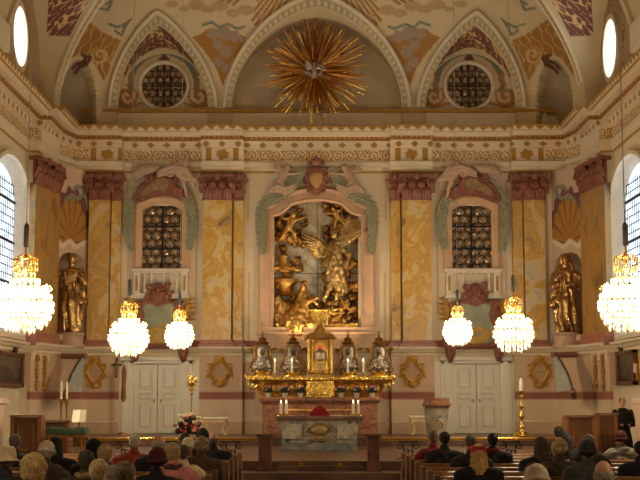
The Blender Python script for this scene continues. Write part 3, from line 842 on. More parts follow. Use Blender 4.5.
# ---------------------------------------------------------------- doors
for i, s in enumerate((-1, 1)):
    sd = 'left' if s < 0 else 'right'
    cx = sx(159.5, s) ; hw = 23.2/1300*42.3; zb = .64; zt = Z(364.5, 42)
    root = sroot('door_%d' % (i+1), (cx, 41.98, zb))
    # architrave
    oo = hw + .38; m = MB()
    for k in (-1, 1):
        xa, xb = sorted((cx+k*hw, cx+k*oo)); m.box(xa, xb, 41.80, 42, zb, zt+.12); m.box(xa+.1, xb-.12, 41.76, 42, zb, zt+.1)
        xa, xb = sorted((cx+k*(oo-.02), cx+k*(oo+.28))); m.box(xa, xb, 41.86, 42, zb, Z(358, 41.8))
    m.box(cx-oo, cx+oo, 41.80, 42, zt+.02, Z(357, 41.8)); m.box(cx-oo-.06, cx+oo+.06, 41.72, 42, zt+.12, zt+.18)
    m.build('door_frame', WHITEP, root, bevel=.012)
    for k in (-1, 1):
        xa, xb = sorted((cx+k*.012, cx+k*hw)); m = MB(); m.box(xa, xb, 41.90, 42, zb+.02, zt); lf = m.build('door_leaf', WHITEP, root, bevel=.008)
        H = zt - zb
        for (a, b) in ((.07, .43), (.47, .60), (.64, .95)):
            m = MB(); x1, x2 = xa+.13, xb-.13; z1, z2 = zb+H*a, zb+H*b
            m.tube([(x1, 41.895, z1), (x2, 41.895, z1), (x2, 41.895, z2), (x1, 41.895, z2), (x1, 41.895, z1)], .018, 6)
            m.box(x1+.05, x2-.05, 41.885, 41.9, z1+.05, z2-.05); o_ = m.build('door_panel', WHITEP, lf)
            m = MB(); m.tube([(x1+.07, 41.883, z1+.07), (x2-.07, 41.883, z1+.07), (x2-.07, 41.883, z2-.07), (x1+.07, 41.883, z2-.07), (x1+.07, 41.883, z1+.07)], .008, 4)
            m.build('panel_beading', mat('dull_gold_line', rgb(150, 124, 76), .5, 0, .1), lf)
        m = MB(); m.box(cx+k*.1-.016, cx+k*.1+.016, 41.87, 41.9, zb+.98, zb+1.10); m.cap((cx+k*.1, 41.86, zb+1.06), (cx+k*.19, 41.85, zb+1.05), .010, .008, 6); m.build('door_handle', GOLDD, lf)

# ---------------------------------------------------------------- relief ornaments on the end wall
def wob_outline(pts, n=6):
    out = []; N = len(pts)
    for i in range(N):
        p0, p1, p2, p3 = [Vector(pts[(i+k-1) % N]) for k in range(4)]
        for j in range(n):
            t = j/n; out.append(.5*((2*p1) + (-p0+p2)*t + (2*p0-5*p1+4*p2-p3)*t*t + (-p0+3*p1-3*p2+p3)*t**3))
    return [tuple(p) for p in out]
def px2(pts, D, s=-1):
    """list of left-half pixel points to (x,z) metres on plane D, mirrored for the right side"""
    r = []
    for a, b in pts:
        p = P(a, b, D); r.append((p.x if s < 0 else 2*X0 - p.x, p.z))
    return r
def slab(m, poly, y0, y1, inset=.04):
    """outline prism with chamfered front edge"""
    n = len(poly); c = (sum(p[0] for p in poly)/n, sum(p[1] for p in poly)/n)
    def sh(p, k):
        d = math.hypot(p[0]-c[0], p[1]-c[1]) + 1e-6; return (p[0] + (c[0]-p[0])/d*min(k, d*.6), p[1] + (c[1]-p[1])/d*min(k, d*.6))
    r0 = [(a, y1, b) for a, b in poly]; r1 = [(a, y0 + inset, b) for a, b in poly]; r2 = [(sh(p, inset)[0], y0, sh(p, inset)[1]) for p in poly]
    m.loft([r0, r1, r2], True)
def curl(m, c, r, y, rad, turns=1.5, d=1, a0=0.0, n=26):
    pts = []
    for i in range(n):
        t = i/(n-1); a = a0 + d*turns*2*PI*t; rr = r*(1-.85*t)
        pts.append((c[0]+rr*math.cos(a), y, c[1]+rr*math.sin(a)))
    m.tube(pts, [rad*(1-.4*i/n) for i in range(n)], 6)
# gilt medallions on the pedestals
def medallion(cx, cz, w_, h_, y, label):
    t = thing('medallion', label, 'medallion', (cx, y, cz), 'gilt medallions along the lower wall')
    fr = mat('gilt_stucco', rgb(190, 142, 62), .45, .35, .2, 10, .3, 30)
    m = MB(); pts = []
    for i in range(48):
        a = 2*PI*i/48; k = 1 + .10*math.cos(4*a) + .05*math.cos(8*a)
        pts.append((cx + w_*k*math.cos(a), cz + h_*k*math.sin(a)))
    inn = [(cx + (p[0]-cx)*.58, cz + (p[1]-cz)*.58) for p in pts]
    mid = [(cx + (p[0]-cx)*.8, cz + (p[1]-cz)*.8) for p in pts]
    m.loft([[(a, y, b) for a, b in pts], [(a, y-.04, b) for a, b in pts], [(a, y-.08, b) for a, b in mid], [(a, y-.04, b) for a, b in inn], [(a, y, b) for a, b in inn]], cap=False)
    for k in range(8):
        a = 2*PI*(k+.5)/8; curl(m, (cx+w_*.9*math.cos(a), cz+h_*.95*math.sin(a)), .11, y-.07, .03, 1.2, 1 if math.cos(a) > 0 else -1, a)
    m.ell((cx, y-.05, cz+h_*1.05), (.14, .06, .09)); m.ell((cx, y-.05, cz-h_*1.02), (.12, .06, .1))
    m.build('scroll_frame', fr, t, True)
    m = MB(); m.prism([(p[0], p[1]) for p in inn], lambda a, b: (a, y-.03, b), lambda a, b: (a, y, b)); m.build('centre_field', mat('dull_relief_stone', rgb(178, 146, 108), .6, 0, .25, 14, .8, 14), t)
yl = 41.76
for s in (-1, 1):
    sd = 'left' if s < 0 else 'right'
    p = P(95.5 if s < 0 else 539.5, 372, 41.75); medallion(p.x, p.z, .33, .42, 41.75, 'gilt scrolled medallion on the lower wall between the %s white door and the corner' % sd)
    p = P(219.5 if s < 0 else 412.5, 371.5, 41.7); medallion(p.x, p.z, .35, .40, 41.74, 'gilt scrolled medallion on the lower wall between the %s white door and the high altar' % sd)
    # narrow paired gilt ornaments seen obliquely on the corner wall
    t = thing('wall_ornament', 'pair of narrow gilt ornaments on the pink corner wall beside the %s banner' % sd, 'ornament', (8.3*s, 39.5, 2.5))
    for (yy, xx_) in ((38.9, 8.44), (39.55, 8.36)):
        m = MB()
        for k in range(9):
            z = 1.95 + k*.12; m.ell((s*(xx_-.03), yy, z+.1), (.05, .2 + .05*math.sin(k*1.9), .07), 8, 6)
        curl(m, (s*(xx_-.03), 2.9), .06, yy, .025)
        m.build('gilt_strip', _m['gilt_stucco'], t, True)

# putto proto (reclining / flying child figure)
def putto_mb(sc=1.0, wings=True):
    m = MB()
    m.ell((0, 0, 0), (.17, .13, .24)); m.ell((0.02, 0, .30), (.115, .115, .13)); m.ell((.02, -.1, .28), (.03, .03, .03))
    m.cap((0, 0, -.15), (.05, 0, -.25), .14, .13)
    m.cap((.06, -.02, -.25), (.30, -.08, -.42), .095, .075); m.cap((.30, -.08, -.42), (.42, 0, -.66), .07, .04); m.cap((.42, 0, -.66), (.5, -.04, -.68), .04, .03)
    m.cap((-.06, 0, -.28), (-.10, -.08, -.58), .095, .07); m.cap((-.10, -.08, -.58), (-.2, .02, -.84), .065, .04); m.cap((-.2, .02, -.84), (-.14, -.05, -.88), .04, .03)
    m.cap((.13, 0, .12), (.33, -.08, .22), .06, .045); m.cap((.33, -.08, .22), (.52, -.06, .36), .045, .035); m.ell((.56, -.06, .39), .045)
    m.cap((-.13, 0, .12), (-.33, -.06, .02), .06, .045); m.cap((-.33, -.06, .02), (-.46, -.06, .2), .045, .035); m.ell((-.49, -.06, .24), .045)
    return m
PUT = fuse(putto_mb(), .026, 3)
def wing_mb(m, o, d, L, wd, n=7, y=.0):
    for i in range(n):
        a = d + (i/(n-1) - .5)*1.1; l = L*(1 - .45*i/(n-1))
        p0 = Vector(o); p1 = p0 + Vector((math.cos(a)*l, .02*i, math.sin(a)*l))
        m.tube([p0, p0.lerp(p1, .3), p0.lerp(p1, .7), p1], [wd*.4, wd*.9, wd, wd*.25], 6)
    return m
def putto(label, loc, flip, rot, sc, group, matl=PUTTO, drape=None):
    t = thing('putto', label, 'sculpture', loc, group)
    me = PUT.copy(); b = link('body', me, None, None); me.materials.clear(); me.materials.append(matl)
    b.parent = t; b.matrix_parent_inverse = Matrix(); 
    b.scale = (sc*flip, sc*.6, sc); b.rotation_euler = (0, rot, 0)
    m = MB(); wing_mb(m, (-.08*flip*sc, .0, .12*sc), PI/2 + .9*flip, .42*sc, .06*sc); w_ = m.build('wing', matl, None, True); w_.parent = t
    m = MB()
    for k in range(9): m.ell((.02*flip*sc + .08*sc*math.cos(k), -.01, .36*sc + .04*sc*math.sin(k*2.1)), .045*sc, 6, 5)
    h_ = m.build('hair', mat('brown_curls', rgb(150, 112, 80), .8, 0, .2), None, True); h_.parent = t
    h_.rotation_euler = b.rotation_euler
    if drape:
        m = MB(); pts = [Vector((a, -.02, b_)) for a, b_ in drape]
        for k in range(3): m.tube([p + Vector((0, .02*k, -.07*k)) for p in pts], [.03] + [.09]*(len(pts)-2) + [.03], 7)
        d_ = m.build('drapery', mat('stucco_drapery', rgb(186, 156, 128), .8, 0, .12), None, True); d_.parent = t
    return t
# central cartouche with crown over the altarpiece + two putti + garlands
t = thing('cartouche', 'dusky red heart-shaped cartouche crowning the altarpiece frame', 'cartouche', (X0, 41.9, Z(178, 41.9)))
hp = wob_outline(px2([(316, 166), (308, 168), (304, 175), (305, 184), (310, 191), (316, 196), (322, 191), (327, 184), (328, 175), (324, 168)], 41.8), 4)
m = MB(); slab(m, hp, 41.72, 42.0, .07)
for k in (-1, 1):
    for (a, b, r, tr) in ((9.5, 173, .16, 1.4), (11, 182, .13, 1.2), (7, 190, .1, 1.2)):
        q = P(316.3 + k*a, b, 41.8); curl(m, (q.x, q.z), r, 41.74, .055, tr, k, PI/2)
for k in range(5): q = P(316.3 + (k-2)*3.2, 164 - 2.5*(2-abs(k-2)), 41.8); m.ell((q.x, 41.74, q.z), (.07, .07, .11))
m.build('scroll_frame', REDM, t, True)
m = MB(); slab(m, [(X0 + (a-X0)*.55, Z(180, 41.8) + (b-Z(180, 41.8))*.55) for a, b in hp], 41.68, 41.8, .04); m.build('centre_field', mat('ochre_field', rgb(186, 140, 84), .6, 0, .15), t, True)
GRP = 'putti over the altarpiece'
q = P(283, 175, 41.7); putto('putto left of the red cartouche above the altarpiece, reaching towards it', q, 1, 0.5, .92, GRP, drape=[(-.5, -.5), (-.2, -.35), (.1, -.45), (.4, -.3)])
q = P(349, 175, 41.7); putto('putto right of the red cartouche above the altarpiece, reaching towards it', q, -1, -0.5, .92, GRP, drape=[(.5, -.5), (.2, -.35), (-.1, -.45), (-.4, -.3)])
def garland(name, label, pxs, rads, D, s=-1, grp=None, cat='garland'):
    t_pts = px2(pxs, D, s); m = MB(); rnd = random.Random(len(pxs)*7 + int(pxs[0][0]))
    P3 = [Vector((a, D - .07, b)) for a, b in t_pts]
    m.tube([p + Vector((0, .06, 0)) for p in P3], [r*.75 for r in rads], 8)
    for i in range(len(P3)-1):
        L = (P3[i+1]-P3[i]).length; n = max(2, int(L/.055)); d = (P3[i+1]-P3[i]).normalized(); sd = Vector((d.z, 0, -d.x))
        for k in range(n):
            f = (k+rnd.random())/n; r = rads[i]*(1-f)+rads[i+1]*f
            for j in range(5):
                o_ = (j-2)/2*r*.85; c_ = P3[i].lerp(P3[i+1], f) + sd*o_ + Vector((0, -.04 - .06*math.sqrt(max(0, 1-(o_/r)**2)), 0))
                e_ = d.lerp(sd*(1 if j > 2 else -1), .45*abs(j-2)/2).normalized()*.085
                m.tube([c_ - e_, c_, c_ + e_ + Vector((0, -.02, 0))], [.01, .032, .006], 5)
    o = m.build(name, TEALM, None, False); return tag(o, label, cat, grp)
for s in (-1, 1):
    sd = 'left' if s < 0 else 'right'
    garland('leaf_garland', 'grey-green leaf garland hanging down the %s side of the altarpiece frame' % sd, [(303, 170), (296, 180), (287, 191), (276, 198), (264, 203), (261, 214), (261, 230), (262, 246), (262, 254)], [.12, .17, .2, .2, .19, .17, .15, .12, .05], 41.86, s, 'leaf garlands of the altarpiece')
    garland('leaf_garland', 'grey-green leaf garland on the outer side of the %s balcony window' % sd, [(137, 190), (131, 202), (129, 218), (130, 234), (132, 250)], [.13, .14, .15, .13, .06], 41.88, s, 'leaf garlands of the balcony windows')
    garland('leaf_garland', 'grey-green leaf garland on the altar side of the %s balcony window' % sd, [(184, 192), (190, 204), (193, 220), (192, 236), (189, 250)], [.13, .15, .17, .15, .07], 41.88, s, 'leaf garlands of the balcony windows')
    # upper cartouche with reclining angel (tilted, lower at the left on the left side)
    c0 = P(160, 186, 41.7) if s < 0 else Vector((2*X0 - P(160, 186, 41.7).x, 41.7, P(160, 186, 41.7).z))
    t = thing('cartouche', 'tilted dusky red cartouche above the %s balcony window' % sd, 'cartouche', c0)
    ol = wob_outline(px2([(131, 201), (134, 192), (141, 184), (150, 178), (160, 172), (168, 171), (174, 178), (178, 186), (185, 190), (187, 197), (180, 199), (173, 196), (163, 196), (153, 197), (144, 201), (137, 203)], 41.8, s), 4)
    m = MB(); slab(m, ol, 41.66, 42.0, .09)
    for (a, b, r) in ((138, 198, .16), (148, 178, .14), (165, 171, .13), (177, 180, .15), (185, 195, .14), (156, 191, .12)):
        q = px2([(a, b)], 41.7, s)[0]; curl(m, q, r, 41.66, .05, 1.3, s, 1.0)
    m.build('scroll_frame', REDM, t, True)
    il = wob_outline(px2([(140, 197), (144, 189), (151, 183), (160, 178), (167, 178), (170, 184), (166, 190), (155, 192), (147, 196)], 41.8, s), 4)
    m = MB(); slab(m, il, 41.62, 41.8, .05); m.build('centre_field', mat('olive_field', rgb(150, 118, 80), .6, 0, .2), t, True)
    q = px2([(180, 174)], 41.6, s)[0]
    putto('flesh-coloured angel lying over the cartouche of the %s balcony window' % sd, (q[0], 41.62, q[1] + .05), -s*-1 if False else (1 if s < 0 else -1), -.5*s*-1, .95, 'angels over the balcony windows',
          drape=[(s*.75, .0), (s*.5, .12), (s*.2, .2), (-s*.2, .12), (-s*.5, -.3)])
    m = MB()
    q = px2([(133, 175), (140, 170), (150, 169), (160, 167)], 41.7, s)
    m.tube([(q[0][0], 41.8, q[0][1]), (q[1][0], 41.74, q[1][1]), (q[2][0], 41.72, q[2][1]), (q[3][0], 41.75, q[3][1])], [.10, .19, .17, .08], 9)
    m.tube([(q[0][0], 41.8, q[0][1]-.15), (q[1][0], 41.74, q[1][1]-.17), (q[2][0], 41.72, q[2][1]-.1)], [.05, .08, .05], 9)
    tag(m.build('stucco_cloud', mat('stucco_drapery', rgb(186, 156, 128)), None, True), 'pale brown stucco cloud on the outer shoulder of the %s window cartouche' % sd, 'cloud')
    # large lower cartouche over the door with painted field
    c0 = px2([(159, 318)], 41.7, s)[0]
    t = thing('cartouche', 'large dusky red scrolled cartouche with painted green field over the %s white door' % sd, 'cartouche', (c0[0], 41.8, c0[1]))
    ol = wob_outline(px2([(159, 283), (152, 290), (149, 300), (139, 302), (134, 312), (137, 322), (130, 332), (126, 345), (136, 349), (159, 349), (182, 349), (193, 345), (188, 332), (182, 322), (185, 312), (180, 302), (170, 300), (167, 290)], 41.8, s), 4)
    m = MB(); slab(m, ol, 41.56, 41.69, .08)
    for k in (-1, 1):
        for (a, b, r) in ((20, 306, .17), (22, 318, .16), (24, 334, .18), (10, 297, .15), (29, 344, .14), (9, 287, .12)):
            q = px2([(159.3 + k*a, b)], 41.7, s)[0]; curl(m, q, r, 41.56, .06, 1.3, k*s*-1, .6)
    for k in range(5):
        q = px2([(159.3 + (k-2)*4, 296 - 3*(2-abs(k-2)))], 41.7, s)[0]; m.tube([(q[0], 41.58, q[1]-.2), (q[0], 41.50, q[1]), (q[0], 41.6, q[1]+.16)], [.04, .09, .03], 7)
    m.build('scroll_frame', REDM, t, True)
    il = wob_outline(px2([(143, 306), (150, 304), (159, 307), (168, 304), (175, 306), (173, 316), (176, 326), (176, 342), (159, 344), (142, 342), (141, 328), (146, 316)], 41.8, s), 4)
    m = MB(); slab(m, il, 41.53, 41.6, .03); m.build('painted_field', mat('green_grey_field', rgb(150, 152, 122), .6, 0, .15, 3), t, True)
    m = MB()
    for (a, b, r) in ((148, 334, .2), (155, 330, .16), (163, 332, .2), (170, 336, .2), (160, 340, .22), (165, 325, .1), (151, 340, .16)):
        q = px2([(a, b)], 41.7, s)[0]; m.ell((q[0], 41.52, q[1]), (r, .03, r*.7), 9, 6)
    m.build('painted_trophy', mat('ochre_trophy', rgb(184, 142, 66), .6, 0, .25, 9), t, True)
    for k in (-1, 1):   # consoles that carry it
        q = px2([(159.3 + k*24, 352)], 41.6, s)[0]; m = MB(); m.tube([(q[0], 41.55, q[1]+.1), (q[0], 41.5, q[1]-.1), (q[0], 41.62, q[1]-.26)], [.17, .15, .08], 8)
        curl(m, (q[0], q[1]), .1, 41.36, .05); m.build('console', REDM, t, True)
    # golden palm fronds either side
    for k in (-1, 1):
        m = MB()
        for j in range(5):
            q0 = px2([(159.3 + k*20, 322 - j*4)], 41.8, s)[0]; q1 = px2([(159.3 + k*(29 + (j % 2)), 300 + j*4.6)], 41.8, s)[0]; q2 = px2([(159.3 + k*36, 298 + j*5.2)], 41.8, s)[0]
            m.tube([(q0[0], 41.8, q0[1]), (q1[0], 41.72, q1[1]-.02), (q2[0], 41.76, q2[1]-.02)], [.05, .08, .012], 6)
        where = 'outer' if k < 0 else 'inner'
        m.build('palm_frond', _m['gilt_stucco'], t, True)
# ================================================================ altarpiece
AY = 42.0
cx = X0 + .02; a0, a1 = sx(273, -1), sx(273, 1); az0, az1 = Z(327.5, YB), Z(201.5, YB)
t = thing('altarpiece', 'tall gilded relief altarpiece in a salmon-coloured stone frame on the end wall', 'altarpiece', (cx, 42.0, az0))
def alt_outline(g, gb=0.0):
    """frame outline with shoulders and a raised arched top"""
    w_ = (a1 - a0)/2 + g; zb = az0 - gb; zs_ = Z(217, YB) + g*.6; zt = az1 + g; c0 = (a0+a1)/2
    pts = [(c0-w_, zb), (c0-w_, zs_)]
    for i in range(7): u = i/6; pts.append((c0 - w_ + (.08 + .52*u), zs_ + (.02 + .34*u**1.8)*(1)))
    n = 12
    for i in range(1, n):
        u = i/n; pts.append((c0 - (w_-.60)*(1-2*u), zs_ + .36 + (zt - zs_ - .36)*math.sin(PI*u)**.8))
    for i in range(7): u = 1 - i/6; pts.append((c0 + w_ - (.08 + .52*u), zs_ + (.02 + .34*u**1.8)))
    pts += [(c0+w_, zs_), (c0+w_, zb)]
    return pts
SAL = mat('salmon_marble', rgb(214, 174, 138), .55, 0, .1, 3)
def R(l, y): return [(p[0], y, p[1]) for p in l]
m = MB(); m.loft([R(alt_outline(.48, .12), 42.05), R(alt_outline(.48, .12), 41.88), R(alt_outline(.40, .10), 41.78), R(alt_outline(.30, .08), 41.86), R(alt_outline(.12, .04), 41.80), R(alt_outline(.04, .0), 41.74), R(alt_outline(0, 0), 41.80), R(alt_outline(0, 0), 42.45)], cap=False, closed=False)
m.box(a0-.48, a1+.48, 41.76, 42.05, az0-.16, az0); m.box(a0-.54, a1+.54, 41.70, 42.05, az0-.22, az0-.16)
m.build('frame', SAL, t)
nu, nv = 120, 170
gx = np.linspace(a0-.05, a1+.05, nu)[:, None]; gz = np.linspace(az0-.05, az1+.1, nv)[None, :]
XX, ZZ = gx + 0*gz, gz + 0*gx
c = np.empty(XX.shape + (3,)); c[:] = lin(np.array([214, 204, 178])/255.)
paint(c, arab(XX*2.3, ZZ*2.3) , lin(np.array([190, 178, 150])/255.))
paint(c, (np.abs(XX - cx) < .012) | (np.abs(ZZ - Z(272, 42)) < .012), lin(np.array([90, 78, 60])/255.))
YY = 42.42 + .02*np.sin(XX*9 + 2*np.sin(ZZ*6))
grid('sky_panel', np.stack([XX, YY, ZZ], -1), c, painted('silvered_panel', .5, .1, .3), t, flip=True)
def AP(px, py, y): p = P(px, py, y); return (p.x, y, p.z)
def fold(k=14, amp=.02, sc=3.0, z=2.0):
    def f(co, n):
        return amp*(math.sin(k*co.x + 5*noise.noise(co*sc)) * .5 + noise.noise(co*sc*2.2))
    return f
RG = mat('relief_gilding', rgb(188, 156, 100), .3, 1.0, .45, 10, .9, 22)
def gild(name, m, vox=.03, sm=2, material=RG, amp=.02, k=16, sc=4, par=t):
    me = fuse(m, vox, sm, fold(k, amp, sc)); return link(name, me, material, par)
# kneeling woman lower left
m = MB(); A = lambda x, y, d=0: Vector(AP(x, y, 42.3 - d))
m.cap(A(296, 322, .25), A(303, 300, .3), .50, .24); m.cap(A(303, 300, .3), A(303, 293, .32), .22, .17); m.ell(A(303.5, 286, .38), (.14, .14, .18)); m.cap(A(288, 322, .2), A(282, 326, .1), .3, .25)
m.cap(A(300, 294, .35), A(308, 302, .55), .11, .08); m.cap(A(308, 302, .55), A(316, 298, .6), .08, .05); m.cap(A(307, 294, .3), A(316, 303, .45), .1, .06); m.ell(A(317, 298, .6), .07)
m.cap(A(298, 320, .3), A(312, 324, .4), .3, .2); gild('kneeling_woman', m, .028, 1, GOLD, .035)
m = MB()
for (x, y, r) in ((283, 308, .3), (279, 318, .32), (288, 314, .26), (278, 300, .2), (293, 308, .22)): m.ell(A(x, y, .12), (r, .16, r*.9))
gild('drapery', m, .035, 2, RG, .04)
# prayer desk
m = MB(); p = A(319, 318, .25); m.box(p.x-.28, p.x+.28, p.y-.2, p.y+.25, az0+.02, p.z+.2); m.box(p.x-.36, p.x+.36, p.y-.28, p.y+.25, p.z+.2, p.z+.28); m.build('prayer_desk', GOLDB, t, bevel=.03)
m = MB(); m.box(a0+.1, a1-.1, 41.95, 42.3, az0, az0+.16); m.build('plinth', GOLDB, t, bevel=.03)
# vase on a pedestal at the left
m = MB(); p = A(286, 282, .15); H = .9
m.lathe([(.22, p.z-.45), (.34, p.z-.42), (.2, p.z-.3), (.30, p.z-.1), (.42, p.z+.02), (.38, p.z+.12), (.1, p.z+.2), (.08, p.z+.28), (.2, p.z+.4), (.25, p.z+.55), (.12, p.z+.72), (.05, p.z+.8)], (p.x, 42.3), 14, 1, .7); m.build('vase', GOLD, t, True)
m = MB(); p = A(283, 262, .1)
m.lathe([(.1, p.z-.3), (.2, p.z-.2), (.14, p.z), (.18, p.z+.2), (.04, p.z+.35)], (p.x+.02, 42.28), 10); m.build('lamp_finial', GOLD, t, True)
m = MB()
for k in range(4): q = A(276 + k*7.5, 268 + (k % 2)*2, .12); m.ell(q, (.18, .1, .08))
m.build('ledge', GOLD, t, True)
# angel on the right, wings raised
m = MB(); m.cap(A(334, 262, .35), A(337, 246, .35), .27, .2); m.ell(A(334, 234, .42), (.14, .14, .17)); m.cap(A(335, 263, .3), A(343, 290, .3), .34, .2); m.cap(A(333, 266, .3), A(330, 288, .35), .26, .13)
m.cap(A(332, 245, .35), A(323, 256, .55), .1, .08); m.cap(A(323, 256, .55), A(318, 249, .6), .07, .05); m.cap(A(341, 246, .35), A(349, 256, .35), .1, .07); m.cap(A(349, 256, .35), A(346, 268, .4), .07, .05)
m.cap(A(340, 286, .3), A(336, 304, .3), .14, .08); m.cap(A(330, 285, .3), A(325, 300, .3), .12, .07)
gild('angel', m, .028, 1, RG, .04)
m = MB(); o_ = A(339, 248, .45); wing_mb(m, o_, 1.15, 1.35, .075, 12)
m.build('wing', RG, t, True)
m = MB(); o_ = A(331, 247, .4); wing_mb(m, o_, PI + .1, 1.05, .07, 11); m.build('wing', RG, t, True)
m = MB()
for k in range(14): q = A(327 + (k*37 % 29), 262 + (k*23 % 34), .18); m.ell(q, (.22, .14, .2))
gild('drapery', m, .035, 2, GOLDD, .05)
# clouds and small heads
def clouds(nm, spots, matl, dep=.12):
    m = MB()
    for (x, y, r) in spots: m.ell(A(x, y, dep), (r*.72, .12 + r*.3, r*.5), 10, 7); m.ell(A(x + 3*math.sin(x), y - 3*math.cos(y), dep+.05), (r*.4, .12 + r*.3, r*.36), 10, 7)
    return gild(nm, m, .03, 1, matl, .045, 12, 7)
clouds('cloud', [(324, 315, .33), (334, 320, .4), (345, 318, .36), (352, 309, .28), (343, 305, .34), (330, 303, .28), (352, 297, .24), (322, 322, .3), (350, 286, .22), (336, 294, .26)], GOLDD, .2)
clouds('cloud', [(282, 236, .34), (290, 238, .38), (299, 240, .32), (306, 242, .26), (280, 226, .26), (279, 216, .22), (312, 246, .18), (288, 230, .3)], GOLDD, .12)
clouds('cloud', [(330, 212, .28), (338, 218, .3), (346, 224, .34), (335, 227, .26), (345, 234, .3), (352, 240, .26), (326, 206, .2), (353, 228, .2), (338, 206, .2)], GOLDD, .14)
clouds('cloud', [(281, 212, .2), (286, 208, .22), (293, 206, .2), (300, 210, .16), (303, 217, .16), (279, 222, .18), (303, 225, .15), (298, 233, .18)], GOLDD, .08)
for (x, y, fl, rt, sc_) in ((291, 222, 1, .3, .8), (336, 214, -1, -.5, .6), (347, 222, 1, .4, .5), (344, 306, -1, .6, .6), (332, 312, 1, -.9, .5)):
    me = PUT.copy(); me.materials.clear(); me.materials.append(GOLD); b = link('cherub', me, None, None); b.parent = t
    b.location = Vector(A(x, y, .38)) - Vector(t.location); b.scale = (fl*sc_, sc_*.7, sc_); b.rotation_euler = (0, rt, 0)
m = MB()
for k in range(40):
    x = 275 + (k*53 % 82); y = 206 + (k*31 % 118)
    if 300 < x < 325 and y < 290: continue
    if abs(x-316) < 40: m.ell(A(x, y, .02), (.16, .12, .14), 8, 6)
gild('relief_foliage', m, .04, 1, GOLDD, .05)

# ================================================================ sunburst
cs = P(314.2, 70.5, 41.3)
t = thing('sunburst', 'great gilded sunburst with a silver dove in the central arch above the cornice', 'sunburst', cs)
rr_ = random.Random(3)
NR = 96
for k in range(NR):
    a = 2*PI*k/NR + rr_.uniform(-.015, .015); L = rr_.choice([1.15, 1.45, 1.62, 1.8, 1.3, 1.72])
    y0 = -.05 + .25*rr_.random(); dy_ = -.28 + .3*rr_.random(); wd = .020 + .012*rr_.random()
    m = MB(); r0 = .2
    p0 = Vector((cs.x + r0*math.cos(a), cs.y + y0*.3, cs.z + r0*math.sin(a))); p1 = Vector((cs.x + L*math.cos(a), cs.y + dy_, cs.z + L*math.sin(a)))
    d = (p1-p0).normalized(); sd = d.cross(Vector((0, 1, 0))).normalized(); ft = sd.cross(d).normalized()
    def ringp(p, w_, h_): return [p + sd*w_, p - ft*h_*0 + ft*h_, p - sd*w_, p - ft*h_]
    m.loft([ringp(p0, wd*.35, .01), ringp(p0.lerp(p1, .5), wd*.8, .02), ringp(p1, wd*1.25, .02)], True)
    m.build('ray', GOLDB if (math.sin(a) < -.35 and k % 2) or k % 5 == 0 else mat('copper_gilding', rgb(196, 140, 70), .36, 1.0, .2, 8), t)
m = MB()
for k in range(150):
    a = 2*PI*(k+.5)/150 + rr_.uniform(-.02, .02); L = rr_.uniform(.7, 1.5); y1 = rr_.uniform(-.25, .12); u_ = Vector((math.cos(a), 0, math.sin(a)))
    m.tube([Vector((cs.x, cs.y + .02, cs.z)) + u_*.25, Vector((cs.x, cs.y + y1, cs.z)) + u_*L], [.008, .022], 4)
mf = m.build('fine_rays', mat('copper_gilding', (0, 0, 0)), t); mf['kind'] = 'stuff'
m = MB()
for k in range(16):
    a = 2*PI*k/16; r = .22 + .04*math.sin(k*2.3); m.ell((cs.x + r*math.cos(a), cs.y - .12, cs.z + r*.8*math.sin(a)), (.10, .08, .08), 8, 6)
m.ell((cs.x, cs.y - .08, cs.z), (.24, .06, .2)); m.build('cloud_ring', mat('silvered_cloud', rgb(150, 130, 110), .45, .6, .25, 8, .3), t, True)
m = MB(); m.cap((cs.x, cs.y-.28, cs.z-.14), (cs.x, cs.y-.3, cs.z+.08), .08, .06); m.ell((cs.x+.01, cs.y-.34, cs.z+.15), (.05, .06, .05)); m.cap((cs.x+.01, cs.y-.4, cs.z+.14), (cs.x+.01, cs.y-.43, cs.z+.12), .012, .004, 6)
for k in (-1, 0, 1): m.cap((cs.x, cs.y-.26, cs.z-.14), (cs.x+k*.07, cs.y-.22, cs.z-.3), .035, .02, 6)
wing_mb(m, (cs.x-.04, cs.y-.28, cs.z+.02), PI-.35, .36, .05, 6); wing_mb(m, (cs.x+.04, cs.y-.28, cs.z+.02), .35, .36, .05, 6)
m.build('dove', SILVER, t, True)

